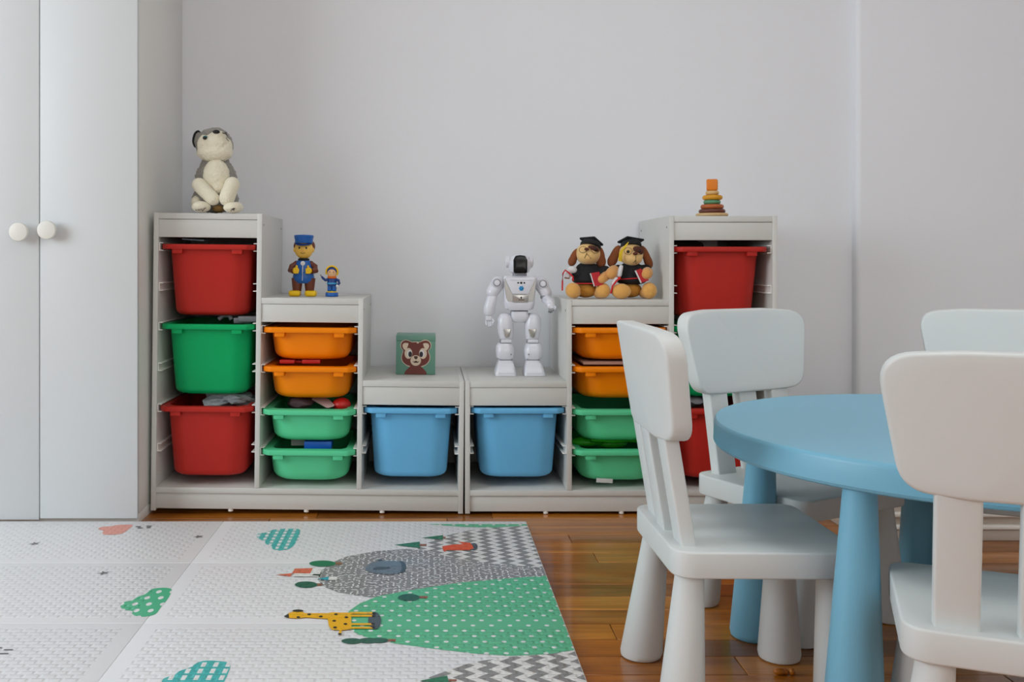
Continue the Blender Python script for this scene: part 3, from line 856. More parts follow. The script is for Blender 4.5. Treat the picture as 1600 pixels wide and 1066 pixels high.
b = new(); cap_(b, (272, 695), (428, 838), 76, 70, -.055, -.075); fuzzy(b, 'arm', M['husky_cream'], t, .004, .002)
b = new(); cap_(b, (604, 685), (568, 830), 80, 80, -.05, -.075); fuzzy(b, 'arm', M['husky_cream'], t, .004, .002)
b = new(); E(b, 240, 870, 72, 82, -.02, .04); leg = fuzzy(b, 'leg', M['husky_cream'], t, .004, .002)
b = new(); E(b, 450, 920, 70, 46, -.02, .03); fuzzy(b, 'tail', M['tan_plush'], t, .004, .002)
lettering = {0: [[(275, 962), (282, 956), (290, 962)], [(300, 962), (306, 952), (312, 962), (320, 952), (326, 962)], [(332, 945), (344, 960)], [(362, 942), (352, 962), (340, 968)], [(360, 944), (372, 938), (378, 934)]],
             1: [[(630, 968), (645, 945), (664, 934)], [(664, 934), (660, 962)], [(640, 952), (662, 950)], [(650, 940), (672, 938)]]}
for i, (x, y) in enumerate(((310, 920), (632, 925))):
    b = new(); E(b, x, y, 98, 58, -.075, .034); E(b, x + (-30 if i == 0 else 10), y - 10, 80, 55, -.05, .04)
    f = fuzzy(b, 'foot', M['husky_cream'], t, .004, .001)
    b = new()
    for st in lettering[i]:
        tube(b, [(q(*p_)[0], -.1085 + abs(q(*p_)[0] - q(x, y)[0]) * .28, max(q(*p_)[1], .002)) for p_ in st], .0011, 6)
    obj('embroidery', b, M['black_plush'], f)

# ---- blue uniform figures: plain peg-style toy people
simple('fig_blue', (24, 100, 186), .35); simple('fig_navy', (18, 60, 130), .35); simple('fig_yellow', (255, 206, 10), .35); simple('fig_brown', (112, 54, 32), .4); simple('fig_white', (232, 232, 232), .35); simple('fig_tan', (250, 200, 90), .4)
simple('fig_orange', (232, 110, 20), .35); simple('fig_cyan', (70, 170, 220), .35); simple('fig_skin', (232, 186, 140), .4)
fx, fy = -.4115, 3.25
t = thing('toy_figure', 'taller blue uniformed toy figure with yellow boots and flat blue cap', 'toy figure', (fx, fy, on_left(fx - LX, fy - UY, TOPS[1])[2]), (0, TILT, 0))
f3 = lambda x, y: ((x - 372) / 3846, (925 - y) / 3846)
for sx in (-1, 1):
    b = new(); u = sx * .0265
    bx(b, u - .019, u + .019, -.032, .016, 0, .019, .007, 3); lg = obj('boot', b, M['fig_yellow'], t)
    b = new(); lathe(b, [(.0145, .017), (.016, .03), (.0185, .052), (.019, .06)], (sx * .021, 0, 0), 24); obj('leg', b, M['fig_brown'], t)
b = new(); lathe(b, [(.0, .042), (.026, .043), (.035, .052), (.036, .062), (.032, .085), (.028, .105), (.024, .117), (.012, .122), (0, .122)], n=32)
for v in b.verts: v.co.y *= .8
obj('coat', b, M['fig_blue'], t)
obj('zip', tube(new(), [(0, -.0285, .052), (0, -.0300, .062), (0, -.0275, .08), (0, -.0245, .1), (0, -.0215, .115)], .0014, 8), M['fig_white'], t)
obj('collar', lathe(new(), [(.014, .117), (.019, .119), (.019, .124), (.014, .126)], n=24), M['black_plush'], t)
obj('button', lathe(new(), [(0, 0), (.0075, 0), (.0075, .003), (.006, .004), (0, .004)], (0, -.0205, .109), 20, 'Y'), M['fig_white'], t)
for sx in (-1, 1):
    b = new(); tube(b, [(sx * .024, 0, .108), (sx * .038, -.004, .098), (sx * .041, -.012, .086), (sx * .030, -.026, .083)], [.009, .0105, .0105, .009], 14)
    ell(b, (sx * .024, 0, .108), (.01, .01, .01)); a_ = obj('arm', b, M['fig_brown'], t)
    b = new(); ell(b, (sx * .021, -.032, .085), (.011, .009, .011))
    capsule(b, (sx * .019, -.034, .092), (sx * .019, -.034, .099), .0042, .0038)
    for k in range(4): capsule(b, (sx * .014, -.039, .078 + k * .0042), (sx * .026, -.040, .078 + k * .0042), .0028, .0028, 8)
    obj('hand', b, M['fig_yellow'], a_)
b = new(); ell(b, (0, 0, .155), (.031, .028, .032)); hd = obj('head', b, M['fig_tan'], t)
b = new()
for k in range(9):
    a = R(20 + 140 * k / 8); ell(b, (.026 * cos(a), .026 * sin(a) * .6 + .008, .166), (.012, .012, .018), u=12, v=8)
obj('hair', b, M['fig_brown'], hd)
for sx in (-1, 1):
    b = new(); ell(b, (sx * .0115, -.0265, .160), (.0028, .002, .0036), u=12, v=8); obj('eye', b, M['black_gloss'], hd)
    b = new(); ell(b, (sx * .031, 0, .154), (.004, .006, .008), u=12, v=8); obj('ear', b, M['fig_tan'], hd)
b = new(); ell(b, (0, -.029, .152), (.004, .004, .0045), u=12, v=8); obj('nose', b, M['fig_tan'], hd)
obj('mouth', tube(new(), [(-.008, -.0262, .144), (0, -.0275, .1415), (.008, -.0262, .144)], .0009, 6), M['fig_brown'], hd)
b = new(); lathe(b, [(.0285, .176), (.030, .180), (.030, .186), (.033, .199), (.031, .203), (0, .205)], n=32)
hat = obj('cap', b, M['fig_blue'], t)
b = new(); slab(b, [(.030 * cos(R(a)), -.030 * sin(R(a)) * 1.25 - .002) for a in range(10, 171, 16)] + [(-.026 * cos(R(a)), -.02 * sin(R(a))) for a in range(20, 161, 20)], .003, .001, lambda u, v, h: (u, v, .1765 + h + v * .25), 2)
obj('cap_peak', b, M['fig_navy'], hat)

fx, fy = -.316, 3.245
t = thing('toy_figure', 'small toy figure in blue suit and yellow helmet on a blue base', 'toy figure', (fx, fy, on_left(fx - LX, fy - UY, TOPS[1])[2]), (0, TILT, 0))
obj('base', lathe(new(), [(0, 0), (.020, 0), (.0215, .002), (.0215, .011), (.020, .013), (0, .013)], n=28), M['fig_blue'], t)
obj('base_ring', lathe(new(), [(.0165, .013), (.0175, .0145), (.0165, .017), (0, .017)], n=28), M['fig_yellow'], t)
b = new()
for sx in (-1, 1): capsule(b, (sx * .0075, 0, .022), (sx * .007, 0, .036), .0078, .0078)
obj('trousers', b, M['fig_blue'], t)
b = new(); lathe(b, [(0, .034), (.0145, .035), (.0165, .042), (.0155, .052), (.012, .060), (.006, .063), (0, .063)], n=24)
obj('jacket', b, M['fig_navy'], t)
obj('belt', lathe(new(), [(.0155, .0405), (.0172, .0415), (.0172, .0455), (.0155, .0465)], n=24), M['fig_cyan'], t)
b = new(); tube(b, [(-.012, 0, .057), (-.022, -.003, .054), (-.029, -.006, .060), (-.034, -.008, .066)], [.0052, .005, .0042, .003], 10); obj('arm', b, M['fig_navy'], t)
b = new(); tube(b, [(.012, 0, .057), (.022, -.002, .053), (.025, -.006, .045), (.020, -.01, .038)], [.0052, .005, .0045, .004], 10); a_ = obj('arm', b, M['fig_navy'], t)
b = new(); ell(b, (.019, -.011, .035), (.005, .005, .005), u=12, v=8); obj('hand', b, M['fig_white'], a_)
obj('baton', tube(new(), [(-.030, -.008, .060), (-.038, -.010, .072)], .0016, 8), M['grey_plastic'], t)
b = new(); ell(b, (0, -.002, .078), (.0165, .0165, .017)); hd = obj('head', b, M['fig_skin'], t)
b = new(); ell(b, (0, .003, .083), (.0195, .0185, .0195))
bmesh.ops.bisect_plane(b, geom=b.verts[:] + b.edges[:] + b.faces[:], plane_co=(0, -.008, .078), plane_no=(0, -1, -.45), clear_outer=True)
bmesh.ops.holes_fill(b, edges=b.edges)
hm = obj('helmet', b, M['fig_navy'], t)
obj('helmet_band', tube(new(), [(.0195 * cos(R(a)), -.006 - .004 * sin(R(a)), .0815 + .0195 * sin(R(a))) for a in range(-35, 216, 12)], .0028, 8), M['fig_yellow'], hm)
for sx in (-1, 1):
    b = new(); ell(b, (sx * .006, -.0175, .081), (.0014, .001, .002), u=10, v=6); obj('eye', b, M['black_gloss'], hd)
obj('scarf', lathe(new(), [(.010, .058), (.015, .061), (.0155, .066), (.011, .070)], n=24), M['fig_orange'], t)

# ---- picture box with a bear
bxx, byy = -.038, 3.255
zb = on_left(bxx - LX, 0, TOPS[2])[2]
t = thing('picture_box', 'green square box with a printed brown bear on the low middle shelf', 'box', (bxx, byy, zb), (0, TILT, 0))
hw = .0655
simple('box_green', (104, 154, 136), .45); simple('bear_brown', (112, 52, 44), .5); simple('bear_cream', (222, 204, 182), .5); simple('bear_white', (226, 228, 230), .5); simple('bear_dark', (40, 36, 40), .5); simple('bear_nose', (74, 48, 34), .5)
obj('body', box(-hw, hw, 0, .125, 0, .112, .0015), M['box_green'], t)
obj('lid', box(-hw - .0006, hw + .0006, -.0006, .1256, .1124, .1305, .0015), simple('box_lid', (110, 158, 140), .4), t)
pf = lambda x, y: ((x - 592) / 5541, (910 - y) / 5541)
ln = [0]


def bear(name, pts, m, sm=0, mirror=False):
    for s in ((1, -1) if mirror else (1,)):
        p = [pf(x, y) for x, y in pts]
        if sm: p = spline(p, sm)
        p = [(s * u, v) for u, v in p]
        ln[0] += 1; yy = -.0009 - ln[0] * .00006
        b = new(); prism(b, p, -.0002, yy); obj(name, b, M[m], t, smooth=0)


bear('printed_outline', [(355, 470), (312, 410), (318, 320), (375, 275), (450, 275), (520, 305), (592, 300), (665, 305), (735, 268), (800, 268), (868, 320), (872, 410), (828, 470), (858, 560), (850, 650), (790, 725), (700, 770), (592, 780), (484, 770), (394, 725), (334, 650), (330, 560)], 'bear_cream', 4)
bear('printed_body', [(384, 905), (400, 850), (470, 780), (520, 730), (592, 720), (664, 730), (714, 780), (784, 850), (800, 905)], 'bear_brown')
bear('printed_head', [(362, 472), (322, 410), (328, 330), (380, 284), (445, 284), (520, 314), (592, 312), (662, 314), (740, 284), (805, 284), (858, 330), (862, 410), (820, 472), (846, 560), (840, 645), (785, 715), (700, 752), (592, 760), (484, 752), (399, 715), (344, 645), (340, 560)], 'bear_brown', 4)
bear('printed_ear', [(345, 385), (372, 332), (450, 332), (450, 370), (420, 440), (385, 455)], 'bear_cream', 4, True)
bear('printed_eye_patch', circle(458, 520, 72, 100), 'bear_cream', 0, True)
bear('printed_eye_white', circle(478, 522, 46, 66), 'bear_white', 0, True)
bear('printed_pupil', circle(490, 535, 34, 52), 'bear_dark', 0, True)
bear('printed_muzzle', circle(594, 650, 98, 98), 'bear_cream')
bear('printed_nose', [(562, 575), (594, 568), (628, 575), (626, 605), (598, 630), (566, 605)], 'bear_nose', 3)
bear('printed_mouth', [(535, 655), (565, 672), (598, 652), (632, 672), (662, 655), (635, 690), (598, 692), (560, 690)], 'bear_nose')
bear('printed_tuft', [(592, 300), (650, 310), (640, 335), (620, 335)], 'bear_cream')

# ---- white toy robot
simple('robot_white', (226, 226, 234), .3, coat=.3); simple('robot_grey', (150, 150, 158), .35); simple('robot_silver', (190, 188, 184), .25, metal=.7); simple('robot_black', (16, 16, 18), .22, spec=.3); simple('robot_blue', (20, 132, 190), .3)
rx0, ry0 = (811.5 - VX) * 3.27 / FPX, 3.27
t = thing('toy_robot', 'white toy robot with black visor standing on the low right shelf', 'toy robot', (rx0, ry0, TOPS[2]))
rz = lambda x, y: ((x - 366) / 2370, (988 - y) / 2370)


def rb(name, secs, m, parent=None, k=5, sm=40):
    """loft of rounded-rectangle sections (x0,x1,y_px, depth0,depth1, radius)"""
    rings = []
    for x0, x1, yp, d0, d1, r in secs:
        u0, v = rz(x0, yp); u1, _ = rz(x1, yp)
        rings.append([(px, py, v) for px, py in rrect(u1 - u0, d1 - d0, r, k, (u0 + u1) / 2, (d0 + d1) / 2)])
    return obj(name, loft(new(), rings), m, parent or t, smooth=sm)


W_ = M['robot_white']
head = rb('head', [(315, 420, 188, -.022, .022, .02), (290, 442, 172, -.033, .03, .028), (276, 456, 130, -.038, .036, .034), (278, 454, 90, -.038, .036, .034), (292, 440, 58, -.033, .031, .03), (320, 412, 40, -.02, .02, .02), (345, 388, 34, -.008, .008, .008)], W_)
b = new(); slab(b, rpoly([rz(312, 184), rz(420, 184), rz(421, 80), rz(405, 46), rz(366, 40), rz(328, 46), rz(311, 80)], .008), .01, .003, lambda u, v, h: (u, -.0425 + h + abs(v - .36) * abs(v - .36) * 6, v), 2, 3)
obj('visor', b, M['robot_black'], head)
for sx, px_ in ((-1, 272), (1, 456)):
    u, v = rz(px_, 95); b = new()
    lathe(b, [(.0185, -.006), (.0195, 0), (.0185, .005), (.013, .008), (0, .008)], (0, 0, 0), 28, mtx=Matrix.Translation((u, 0, v)) @ Matrix.Rotation(R(90) * sx, 4, 'Y'))
    obj('ear_disc', b, W_, head)
rb('neck', [(310, 425, 215, -.018, .018, .012), (312, 422, 186, -.018, .018, .012)], M['robot_grey'])
torso = rb('torso', [(275, 452, 476, -.024, .024, .016), (250, 475, 462, -.032, .028, .018), (243, 482, 425, -.035, .03, .018), (242, 486, 380, -.030, .03, .015), (238, 492, 300, -.028, .03, .012), (236, 495, 225, -.026, .028, .01), (246, 485, 206, -.02, .022, .01)], W_)
rb('lower_lip', [(278, 448, 474, -.036, 0, .012), (262, 466, 455, -.041, 0, .012), (250, 476, 416, -.041, 0, .01)], W_, torso)
b = new(); slab(b, [rz(*p) for p in ((296, 416), (432, 416), (468, 400), (486, 290), (488, 225), (240, 225), (244, 300), (256, 380), (270, 405))][::-1], .004, .001, lambda u, v, h: (u, -.0335 + h, v), 1)
obj('silver_bib', b, M['robot_silver'], torso)
b = new(); slab(b, rpoly([rz(*p) for p in ((304, 348), (428, 348), (486, 236), (478, 216), (254, 216), (248, 236))][::-1], .006), .012, .004, lambda u, v, h: (u, -.0425 + h, v), 2)
plate = obj('chest_plate', b, W_, torso)
b = new(); slab(b, rpoly([rz(*p) for p in ((306, 412), (428, 412), (428, 352), (306, 352))][::-1], .003), .006, .0015, lambda u, v, h: (u, -.0385 + h, v), 2)
bib = obj('lower_panel', b, M['robot_silver'], torso)
b = new(); prism(b, [rz(*p) for p in ((366, 372), (372, 364), (378, 372), (375, 384), (369, 384))], -.0392, -.0384)
for xx in (352, 362, 372, 382, 390): prism(b, [rz(xx, 396), rz(xx + 6, 396), rz(xx + 6, 389), rz(xx, 389)], -.0392, -.0384)
obj('printed_mark', b, M['robot_black'], bib)
obj('plate_groove', tube(new(), [(rz(286, 238)[0], -.0427, rz(0, 238)[1]), (rz(450, 238)[0], -.0427, rz(0, 238)[1])], .0005, 6), M['robot_grey'], plate)
for xx, rr in ((347, 7), (371, 9), (395, 7)):
    u, v = rz(xx, 258); obj('button', lathe(new(), [(0, 0), (rr / 2370, 0), (rr / 2370, .0008), (0, .0012)], (u, -.0424, v), 16, 'Y'), M['robot_black'], plate)
u, v = rz(372, 302); obj('emblem', lathe(new(), [(0, 0), (.0086, 0), (.0086, .0008), (.0075, .0014), (0, .0014)], (u, -.0424, v), 6, 'Y'), M['robot_blue'], plate)
rb('waist', [(296, 434, 500, -.02, .02, .01), (300, 430, 470, -.02, .02, .01)], M['robot_grey'])
rb('pelvis', [(330, 400, 574, -.02, .02, .012), (303, 428, 556, -.027, .024, .014), (296, 436, 520, -.03, .026, .012), (300, 430, 486, -.028, .024, .01)], W_)
for s in (-1, 1):
    O = 0 if s < 0 else 1
    fl = (lambda x: x) if s < 0 else (lambda x: 725 - x)

    def rs(name, secs, m, parent=None, **k):
        return rb(name, [((x0, x1) if s < 0 else (fl(x1), fl(x0))) + tuple(r) for x0, x1, *r in secs], m, parent, **k)
    th = rs('thigh', [(210, 310, 705, -.024, .024, .016), (196, 316, 660, -.028, .026, .02), (188, 318, 600, -.03, .028, .022), (190, 312, 545, -.03, .028, .022), (205, 295, 515, -.026, .024, .018), (225, 285, 500, -.016, .014, .012)], W_)
    b = new(); slab(b, rpoly([rz(fl(x), y) for x, y in ((232, 620), (296, 620), (280, 682), (258, 694), (244, 682))][:: (1 if s > 0 else -1)], .003), .006, .002, lambda u, v, h: (u, -.0335 + h + (v - .14) * -.03, v), 2)
    obj('chrome_plate', b, M['robot_silver'], th)
    kn = rs('knee', [(210, 302, 732, -.024, .02, .006), (212, 300, 704, -.024, .02, .006)], M['robot_grey'])
    b = new(); slab(b, rpoly([rz(fl(x), y) for x, y in ((215, 731), (300, 731), (298, 706), (217, 706))][:: (1 if s > 0 else -1)], .002), .004, .001, lambda u, v, h: (u, -.0285 + h, v), 2); obj('knee_cap', b, W_, kn)
    sh = rs('shin', [(205, 312, 868, -.024, .022, .012), (184, 318, 850, -.03, .028, .016), (178, 324, 800, -.034, .030, .022), (182, 316, 760, -.03, .028, .02), (200, 304, 736, -.024, .022, .014)], W_)
    rs('ankle', [(205, 308, 872, -.026, .022, .006), (205, 308, 856, -.026, .022, .006)], M['robot_grey'], sh)
    u, v = rz(fl(294), 822); obj('rivet', lathe(new(), [(0, 0), (.0025, 0), (.0025, .002), (0, .003)], (u, -.0325, v), 10, 'Y'), M['robot_grey'], sh)
    ft = rs('foot', [(168, 330, 988, -.054, .034, .008), (166, 330, 972, -.056, .036, .01), (178, 324, 930, -.05, .034, .012), (196, 312, 880, -.03, .03, .012), (206, 306, 864, -.022, .024, .01)], W_)
    b = new(); loft(b, [[(rz(fl(x), y)[0], yy + dd, rz(0, y)[1]) for x, y, yy in ((196, 962, -.057), (312, 962, -.057), (308, 892, -.036), (200, 892, -.036))] for dd in (0, .006)])
    obj('toe_cap', b, W_, ft)
    pass
    # arms
    if s < 0:
        sp, ua, eb, fa, hn = (186, 258), [(160, 300)], (148, 385), (126, 450), (122, 560)
        b = new(); capsule(b, (*rz(196, 262)[:1], 0, rz(0, 262)[1]), (rz(152, 335)[0], -.004, rz(0, 335)[1]), .0235, .021); arm = obj('upper_arm', b, W_, t)
        b = new(); lathe(b, [(0, .004), (.016, .004), (.0185, 0), (.0185, -.006)], (rz(184, 258)[0], -.022, rz(0, 258)[1]), 28, 'Y'); dsc = obj('shoulder_disc', b, W_, arm)
        b = new(); lathe(b, [(.0125, 0), (.0130, .003), (.0120, .0042), (0, .0042)], (rz(184, 258)[0], -.0255, rz(0, 258)[1]), 24, 'Y'); obj('shoulder_ring', b, M['robot_grey'], arm)
        b = new(); lathe(b, [(.0095, 0), (.0100, .004), (.0085, .007), (0, .0075)], (rz(184, 258)[0], -.0255, rz(0, 258)[1]), 24, 'Y'); obj('shoulder_hub', b, M['robot_white'], arm)
        b = new(); ell(b, (rz(148, 385)[0], -.004, rz(0, 385)[1]), (.017, .018, .015)); el = obj('elbow', b, M['robot_grey'], t)
        fo = rb('forearm', [(92, 152, 516, -.022, .012, .014), (80, 172, 495, -.028, .018, .018), (82, 174, 450, -.028, .018, .018), (98, 186, 400, -.026, .016, .016), (108, 190, 365, -.02, .012, .012)], W_)
        b = new(); bx(b, rz(96, 0)[0], rz(150, 0)[0], -.017, .007, rz(0, 560)[1], rz(0, 512)[1], .005, 3)
        for i_, xx in enumerate((100, 116, 131, 146)):
            L_ = (596, 606, 604, 592)[i_]; x_ = rz(xx, 0)[0]
            tube(b, [(x_, -.006, rz(0, 555)[1]), (x_ + .001, -.010, rz(0, (555 + L_) / 2)[1]), (x_ + .002, -.018, rz(0, L_)[1])], [.0036, .0034, .003], 8)
        tube(b, [(rz(150, 0)[0], -.010, rz(0, 545)[1]), (rz(160, 0)[0], -.020, rz(0, 565)[1]), (rz(152, 0)[0], -.024, rz(0, 580)[1])], .0034, 8)
        obj('hand', b, W_, fo)
    else:
        b = new(); capsule(b, (rz(530, 262)[0], 0, rz(0, 262)[1]), (rz(572, 335)[0], -.006, rz(0, 335)[1]), .0235, .021); arm = obj('upper_arm', b, W_, t)
        b = new(); lathe(b, [(0, .004), (.016, .004), (.0185, 0), (.0185, -.006)], (rz(546, 266)[0], -.022, rz(0, 266)[1]), 28, 'Y'); obj('shoulder_disc', b, W_, arm)
        b = new(); lathe(b, [(.0125, 0), (.0130, .003), (.0120, .0042), (0, .0042)], (rz(546, 266)[0], -.0255, rz(0, 266)[1]), 24, 'Y'); obj('shoulder_ring', b, M['robot_grey'], arm)
        b = new(); lathe(b, [(.0095, 0), (.0100, .004), (.0085, .007), (0, .0075)], (rz(546, 266)[0], -.0255, rz(0, 266)[1]), 24, 'Y'); obj('shoulder_hub', b, M['robot_white'], arm)
        b = new(); ell(b, (rz(572, 372)[0], -.008, rz(0, 372)[1]), (.018, .018, .012)); obj('elbow', b, M['robot_grey'], t)
        b = new(); capsule(b, (rz(580, 392)[0], -.012, rz(0, 392)[1]), (rz(596, 418)[0], -.050, rz(0, 418)[1]), .018, .0165); fo = obj('forearm', b, W_, t)
        b = new(); ell(b, (rz(598, 435)[0], -.062, rz(0, 435)[1]), (.014, .012, .013))
        for i_ in range(4):
            x_ = rz(580 + i_ * 11, 0)[0]
            tube(b, [(x_, -.066, rz(0, 438)[1]), (x_, -.074, rz(0, 452)[1]), (x_, -.070, rz(0, (484, 490, 486, 474)[i_])[1])], [.0032, .0034, .0028], 8)
        tube(b, [(rz(618, 0)[0], -.064, rz(0, 432)[1]), (rz(630, 0)[0], -.072, rz(0, 446)[1]), (rz(624, 0)[0], -.078, rz(0, 462)[1])], .0034, 8)
        obj('hand', b, W_, fo)

# ---- two plush graduate dogs
simple('dog_tan', (226, 168, 88), .95, bump=.5, sheen=.3); simple('dog_face', (232, 190, 124), .95, bump=.4, sheen=.3); simple('dog_body', (192, 132, 50), .95, bump=.5); simple('dog_ear', (136, 76, 42), .95, bump=.5); simple('dog_patch', (92, 46, 34), .9)
simple('gown', (20, 20, 24), .85, bump=.4); simple('ribbon_red', (206, 22, 28), .6); simple('book_red', (186, 12, 28), .5); simple('scroll_white', (222, 220, 222), .7); simple('tassel', (236, 200, 30), .6); simple('wire', (40, 34, 28), .3); simple('hands_tan', (222, 160, 90), .95, bump=.4, sheen=.3)


def grad_dog(label, px, ox, P):
    yb_ = 3.21
    t = thing('plush_dog', label, 'plush toy', ((px - VX) * yb_ / FPX, yb_, TOPS[1]), group='plush graduate dogs')
    q = lambda x, y: ((x - ox) / 3900, (937 - y) / 3900)

    def E(b, x, y, rx, rz_, yd, ry, ang=0, **k):
        u, v = q(x, y); return ell(b, (u, yd, v), (rx / 3900, ry, rz_ / 3900), Matrix.Rotation(R(ang), 4, 'Y'), **k)
    X, Y = P['head']
    b = new(); E(b, ox - 10, 830, 150, 100, .0, .045); fuzzy(b, 'body', M['dog_body'], t, .0035, .001)
    gx = P['gown']
    b = new(); E(b, gx, 640, 190, 130, -.002, .045); E(b, gx, 700, 205, 70, -.002, .05); E(b, gx, 560, 150, 90, 0, .04)
    if P['i'] == 1:
        E(b, gx - 150, 590, 100, 80, -.01, .03, 25); E(b, gx + 150, 590, 110, 80, -.01, .03, -25)
    else: E(b, gx + 190, 610, 110, 85, -.01, .03, -30); E(b, gx - 130, 620, 80, 80, -.01, .03, 25)
    gown = fuzzy(b, 'gown', M['gown'], t, .0035, .0008)
    b = new(); pts = []
    for a in range(-60, 61, 10):
        u, v = q(gx, P['sash'] - a * P['sasht']); pts.append((u + .0495 * sin(R(a)) , -.0535 * cos(R(a)) + .001 , v))
    tube(b, pts, .0017, 8); obj('sash', b, M['ribbon_red'], gown)
    # head
    b = new(); E(b, X, Y, P['hrx'], P['hrz'], -.012, .040); E(b, X + P['mz'][0], Y + P['mz'][1], P['hrx'] * .86, P['hrz'] * .66, -.030, .034)
    hd = fuzzy(b, 'head', M['dog_face'], t, .0035, .001)
    b = new(); E(b, *P['patch'], P['pr'][0], P['pr'][1], -.0455 + P['pd'], .010, 20); obj('eye_patch', b, M['dog_patch'], hd)
    for ex, ey in P['eyes']:
        b = new(); E(b, ex, ey, 19, 19, -.053 + P['pd'], .0045); obj('eye', b, M['black_gloss'], hd)
    b = new(); E(b, *P['nose'], 32, 20, -.064, .006); obj('nose', b, M['dog_patch'], hd)
    b = new()
    for st in P['mouth']: tube(b, [(q(*p_)[0], -.0645 + .06 * abs(q(*p_)[0] - q(X, 0)[0]) + max(0, (p_[1] - Y - P['mz'][1]) / 3900) * .35, q(*p_)[1]) for p_ in st], .0008, 6)
    obj('mouth', b, M['wire'], hd)
    b = new()
    for gx_, gy_, gr in P['glasses']: tube(b, [(q(gx_ + gr * cos(R(a)), 0)[0], -.060 + P['pd'], q(0, gy_ + gr * .86 * sin(R(a)))[1]) for a in range(0, 361, 20)], .0008, 6)
    (g0, y0, r0), (g1, y1, r1) = P['glasses']
    tube(b, [(q(g0 + r0, 0)[0], -.060 + P['pd'], q(0, y0)[1]), (q(g1 - r1, 0)[0], -.060 + P['pd'], q(0, y1)[1])], .0008, 6)
    obj('spectacles', b, M['wire'], hd)
    for pts in P['ears']:
        (x0, y0), (x1, y1), rr = pts
        b = new(); a = math.degrees(math.atan2(x1 - x0, y1 - y0)); L_ = math.hypot(x1 - x0, y1 - y0)
        E(b, (x0 + x1) / 2, (y0 + y1) / 2, rr, L_ / 2, -.006, .012, -a); E(b, x0 + (x1 - x0) * .7, y0 + (y1 - y0) * .7, rr * 1.1, L_ / 3.2, -.006, .013, -a)
        fuzzy(b, 'ear', M['dog_ear'], t, .0032, .001)
    # mortarboard
    c = P['cap']; b = new(); u, v = q(c[0], c[1])
    mt = Matrix.Translation((u, -.006, v)) @ Matrix.Rotation(R(c[2]), 4, 'Y') @ Matrix.Rotation(R(c[3]), 4, 'X')
    slab(b, rpoly([(-.042, 0), (0, -.038), (.042, 0), (0, .038)] if P['i'] == 0 else [(-.043, .012), (-.018, -.036), (.043, -.014), (.02, .036)], .004), .006, .002, lambda x, y, h: mt @ Vector((x, y, h)), 2)
    lathe(b, [(.034, -.019), (.034, -.010), (.030, -.002), (.022, .002), (0, .002)], n=24, mtx=mt)
    cp = obj('mortarboard', b, M['gown'], t)
    if P['i'] == 1:
        b = new()
        for k in range(5):
            tube(b, [(q(965, 0)[0], -.045, q(0, 222)[1]), (q(920 - k * 5, 0)[0], -.058, q(0, 280)[1]), (q(875 - k * 8, 0)[0], -.058, q(0, 350)[1]), (q(865 - k * 9, 0)[0], -.056, q(0, 470 - k * 3)[1])], .0013, 6)
        obj('tassel', b, M['tassel'], cp)
    for x, y, rx, rz_, yd in P['feet']:
        b = new(); E(b, x, y, rx, rz_, yd, .024); ell(b, (q(x, y)[0] * .85, yd + .025, .018), (rx / 3900 * .85, .035, .018)); fuzzy(b, 'foot', M['dog_tan'], t, .0035, .001)
    for x0, y0, x1, y1, r, y_d in P['arms']:
        b = new(); u0, v0 = q(x0, y0); u1, v1 = q(x1, y1); capsule(b, (u0, -.03, v0), (u1, y_d, v1), r / 3900, r / 3900 * .95); fuzzy(b, 'arm', M['hands_tan'], t, .0035, .001)
    return t, q


d1, q1 = grad_dog('plush tan dog with tilted black graduation cap, left of the pair', 860 + 460 / 8.2, 460,
    dict(i=0, head=(475, 370), hrx=156, hrz=148, mz=(-20, 30), gown=475, sash=745, sasht=.0, patch=(525, 305), pr=(75, 38), pd=.004, eyes=((545, 312),), nose=(425, 312),
         mouth=[[(422, 335), (424, 368), (398, 425)], [(424, 368), (480, 430)]], glasses=((382, 318, 46), (540, 318, 52)), ears=(((345, 300), (250, 525), 50), ((618, 270), (652, 550), 62)),
         cap=(520, 222, 16, -24), feet=((262, 832, 96, 100, -.045), (640, 835, 94, 98, -.045)), arms=((700, 640, 620, 690, 62, -.055),)))
b = new(); ell(b, (q1(265, 570)[0], -.03, q1(0, 570)[1]), (.016, .012, .012), Matrix.Rotation(R(15), 4, 'Y')); ell(b, (q1(200, 640)[0], -.03, q1(0, 640)[1]), (.012, .010, .013), Matrix.Rotation(R(-35), 4, 'Y'))
sc = fuzzy(b, 'scroll', M['scroll_white'], d1, .003, 0)
b = new(); tube(b, [(q1(x, 0)[0], -.044, q1(0, y)[1]) for x, y in ((128, 835), (130, 720), (136, 620), (165, 575), (215, 612), (262, 660), (265, 712))], .0026, 8); obj('ribbon', b, M['ribbon_red'], sc)
b = new(); tube(b, [(q1(160, 0)[0], -.036, q1(0, 674)[1]), (q1(225, 0)[0], -.036, q1(0, 682)[1])], .002, 8); obj('stick', b, M['dog_ear'], sc)
b = new(); slab(b, [q1(*p) for p in ((470, 615), (585, 595), (640, 762), (520, 780))][::-1], .008, .001, lambda u, v, h: (u, -.060 + h, v), 1); bk = obj('book', b, M['book_red'], d1)
b = new(); slab(b, [q1(*p) for p in ((468, 617), (480, 615), (530, 778), (518, 781))][::-1], .007, .0008, lambda u, v, h: (u, -.0608 + h, v), 1); obj('page_edge', b, M['scroll_white'], bk)

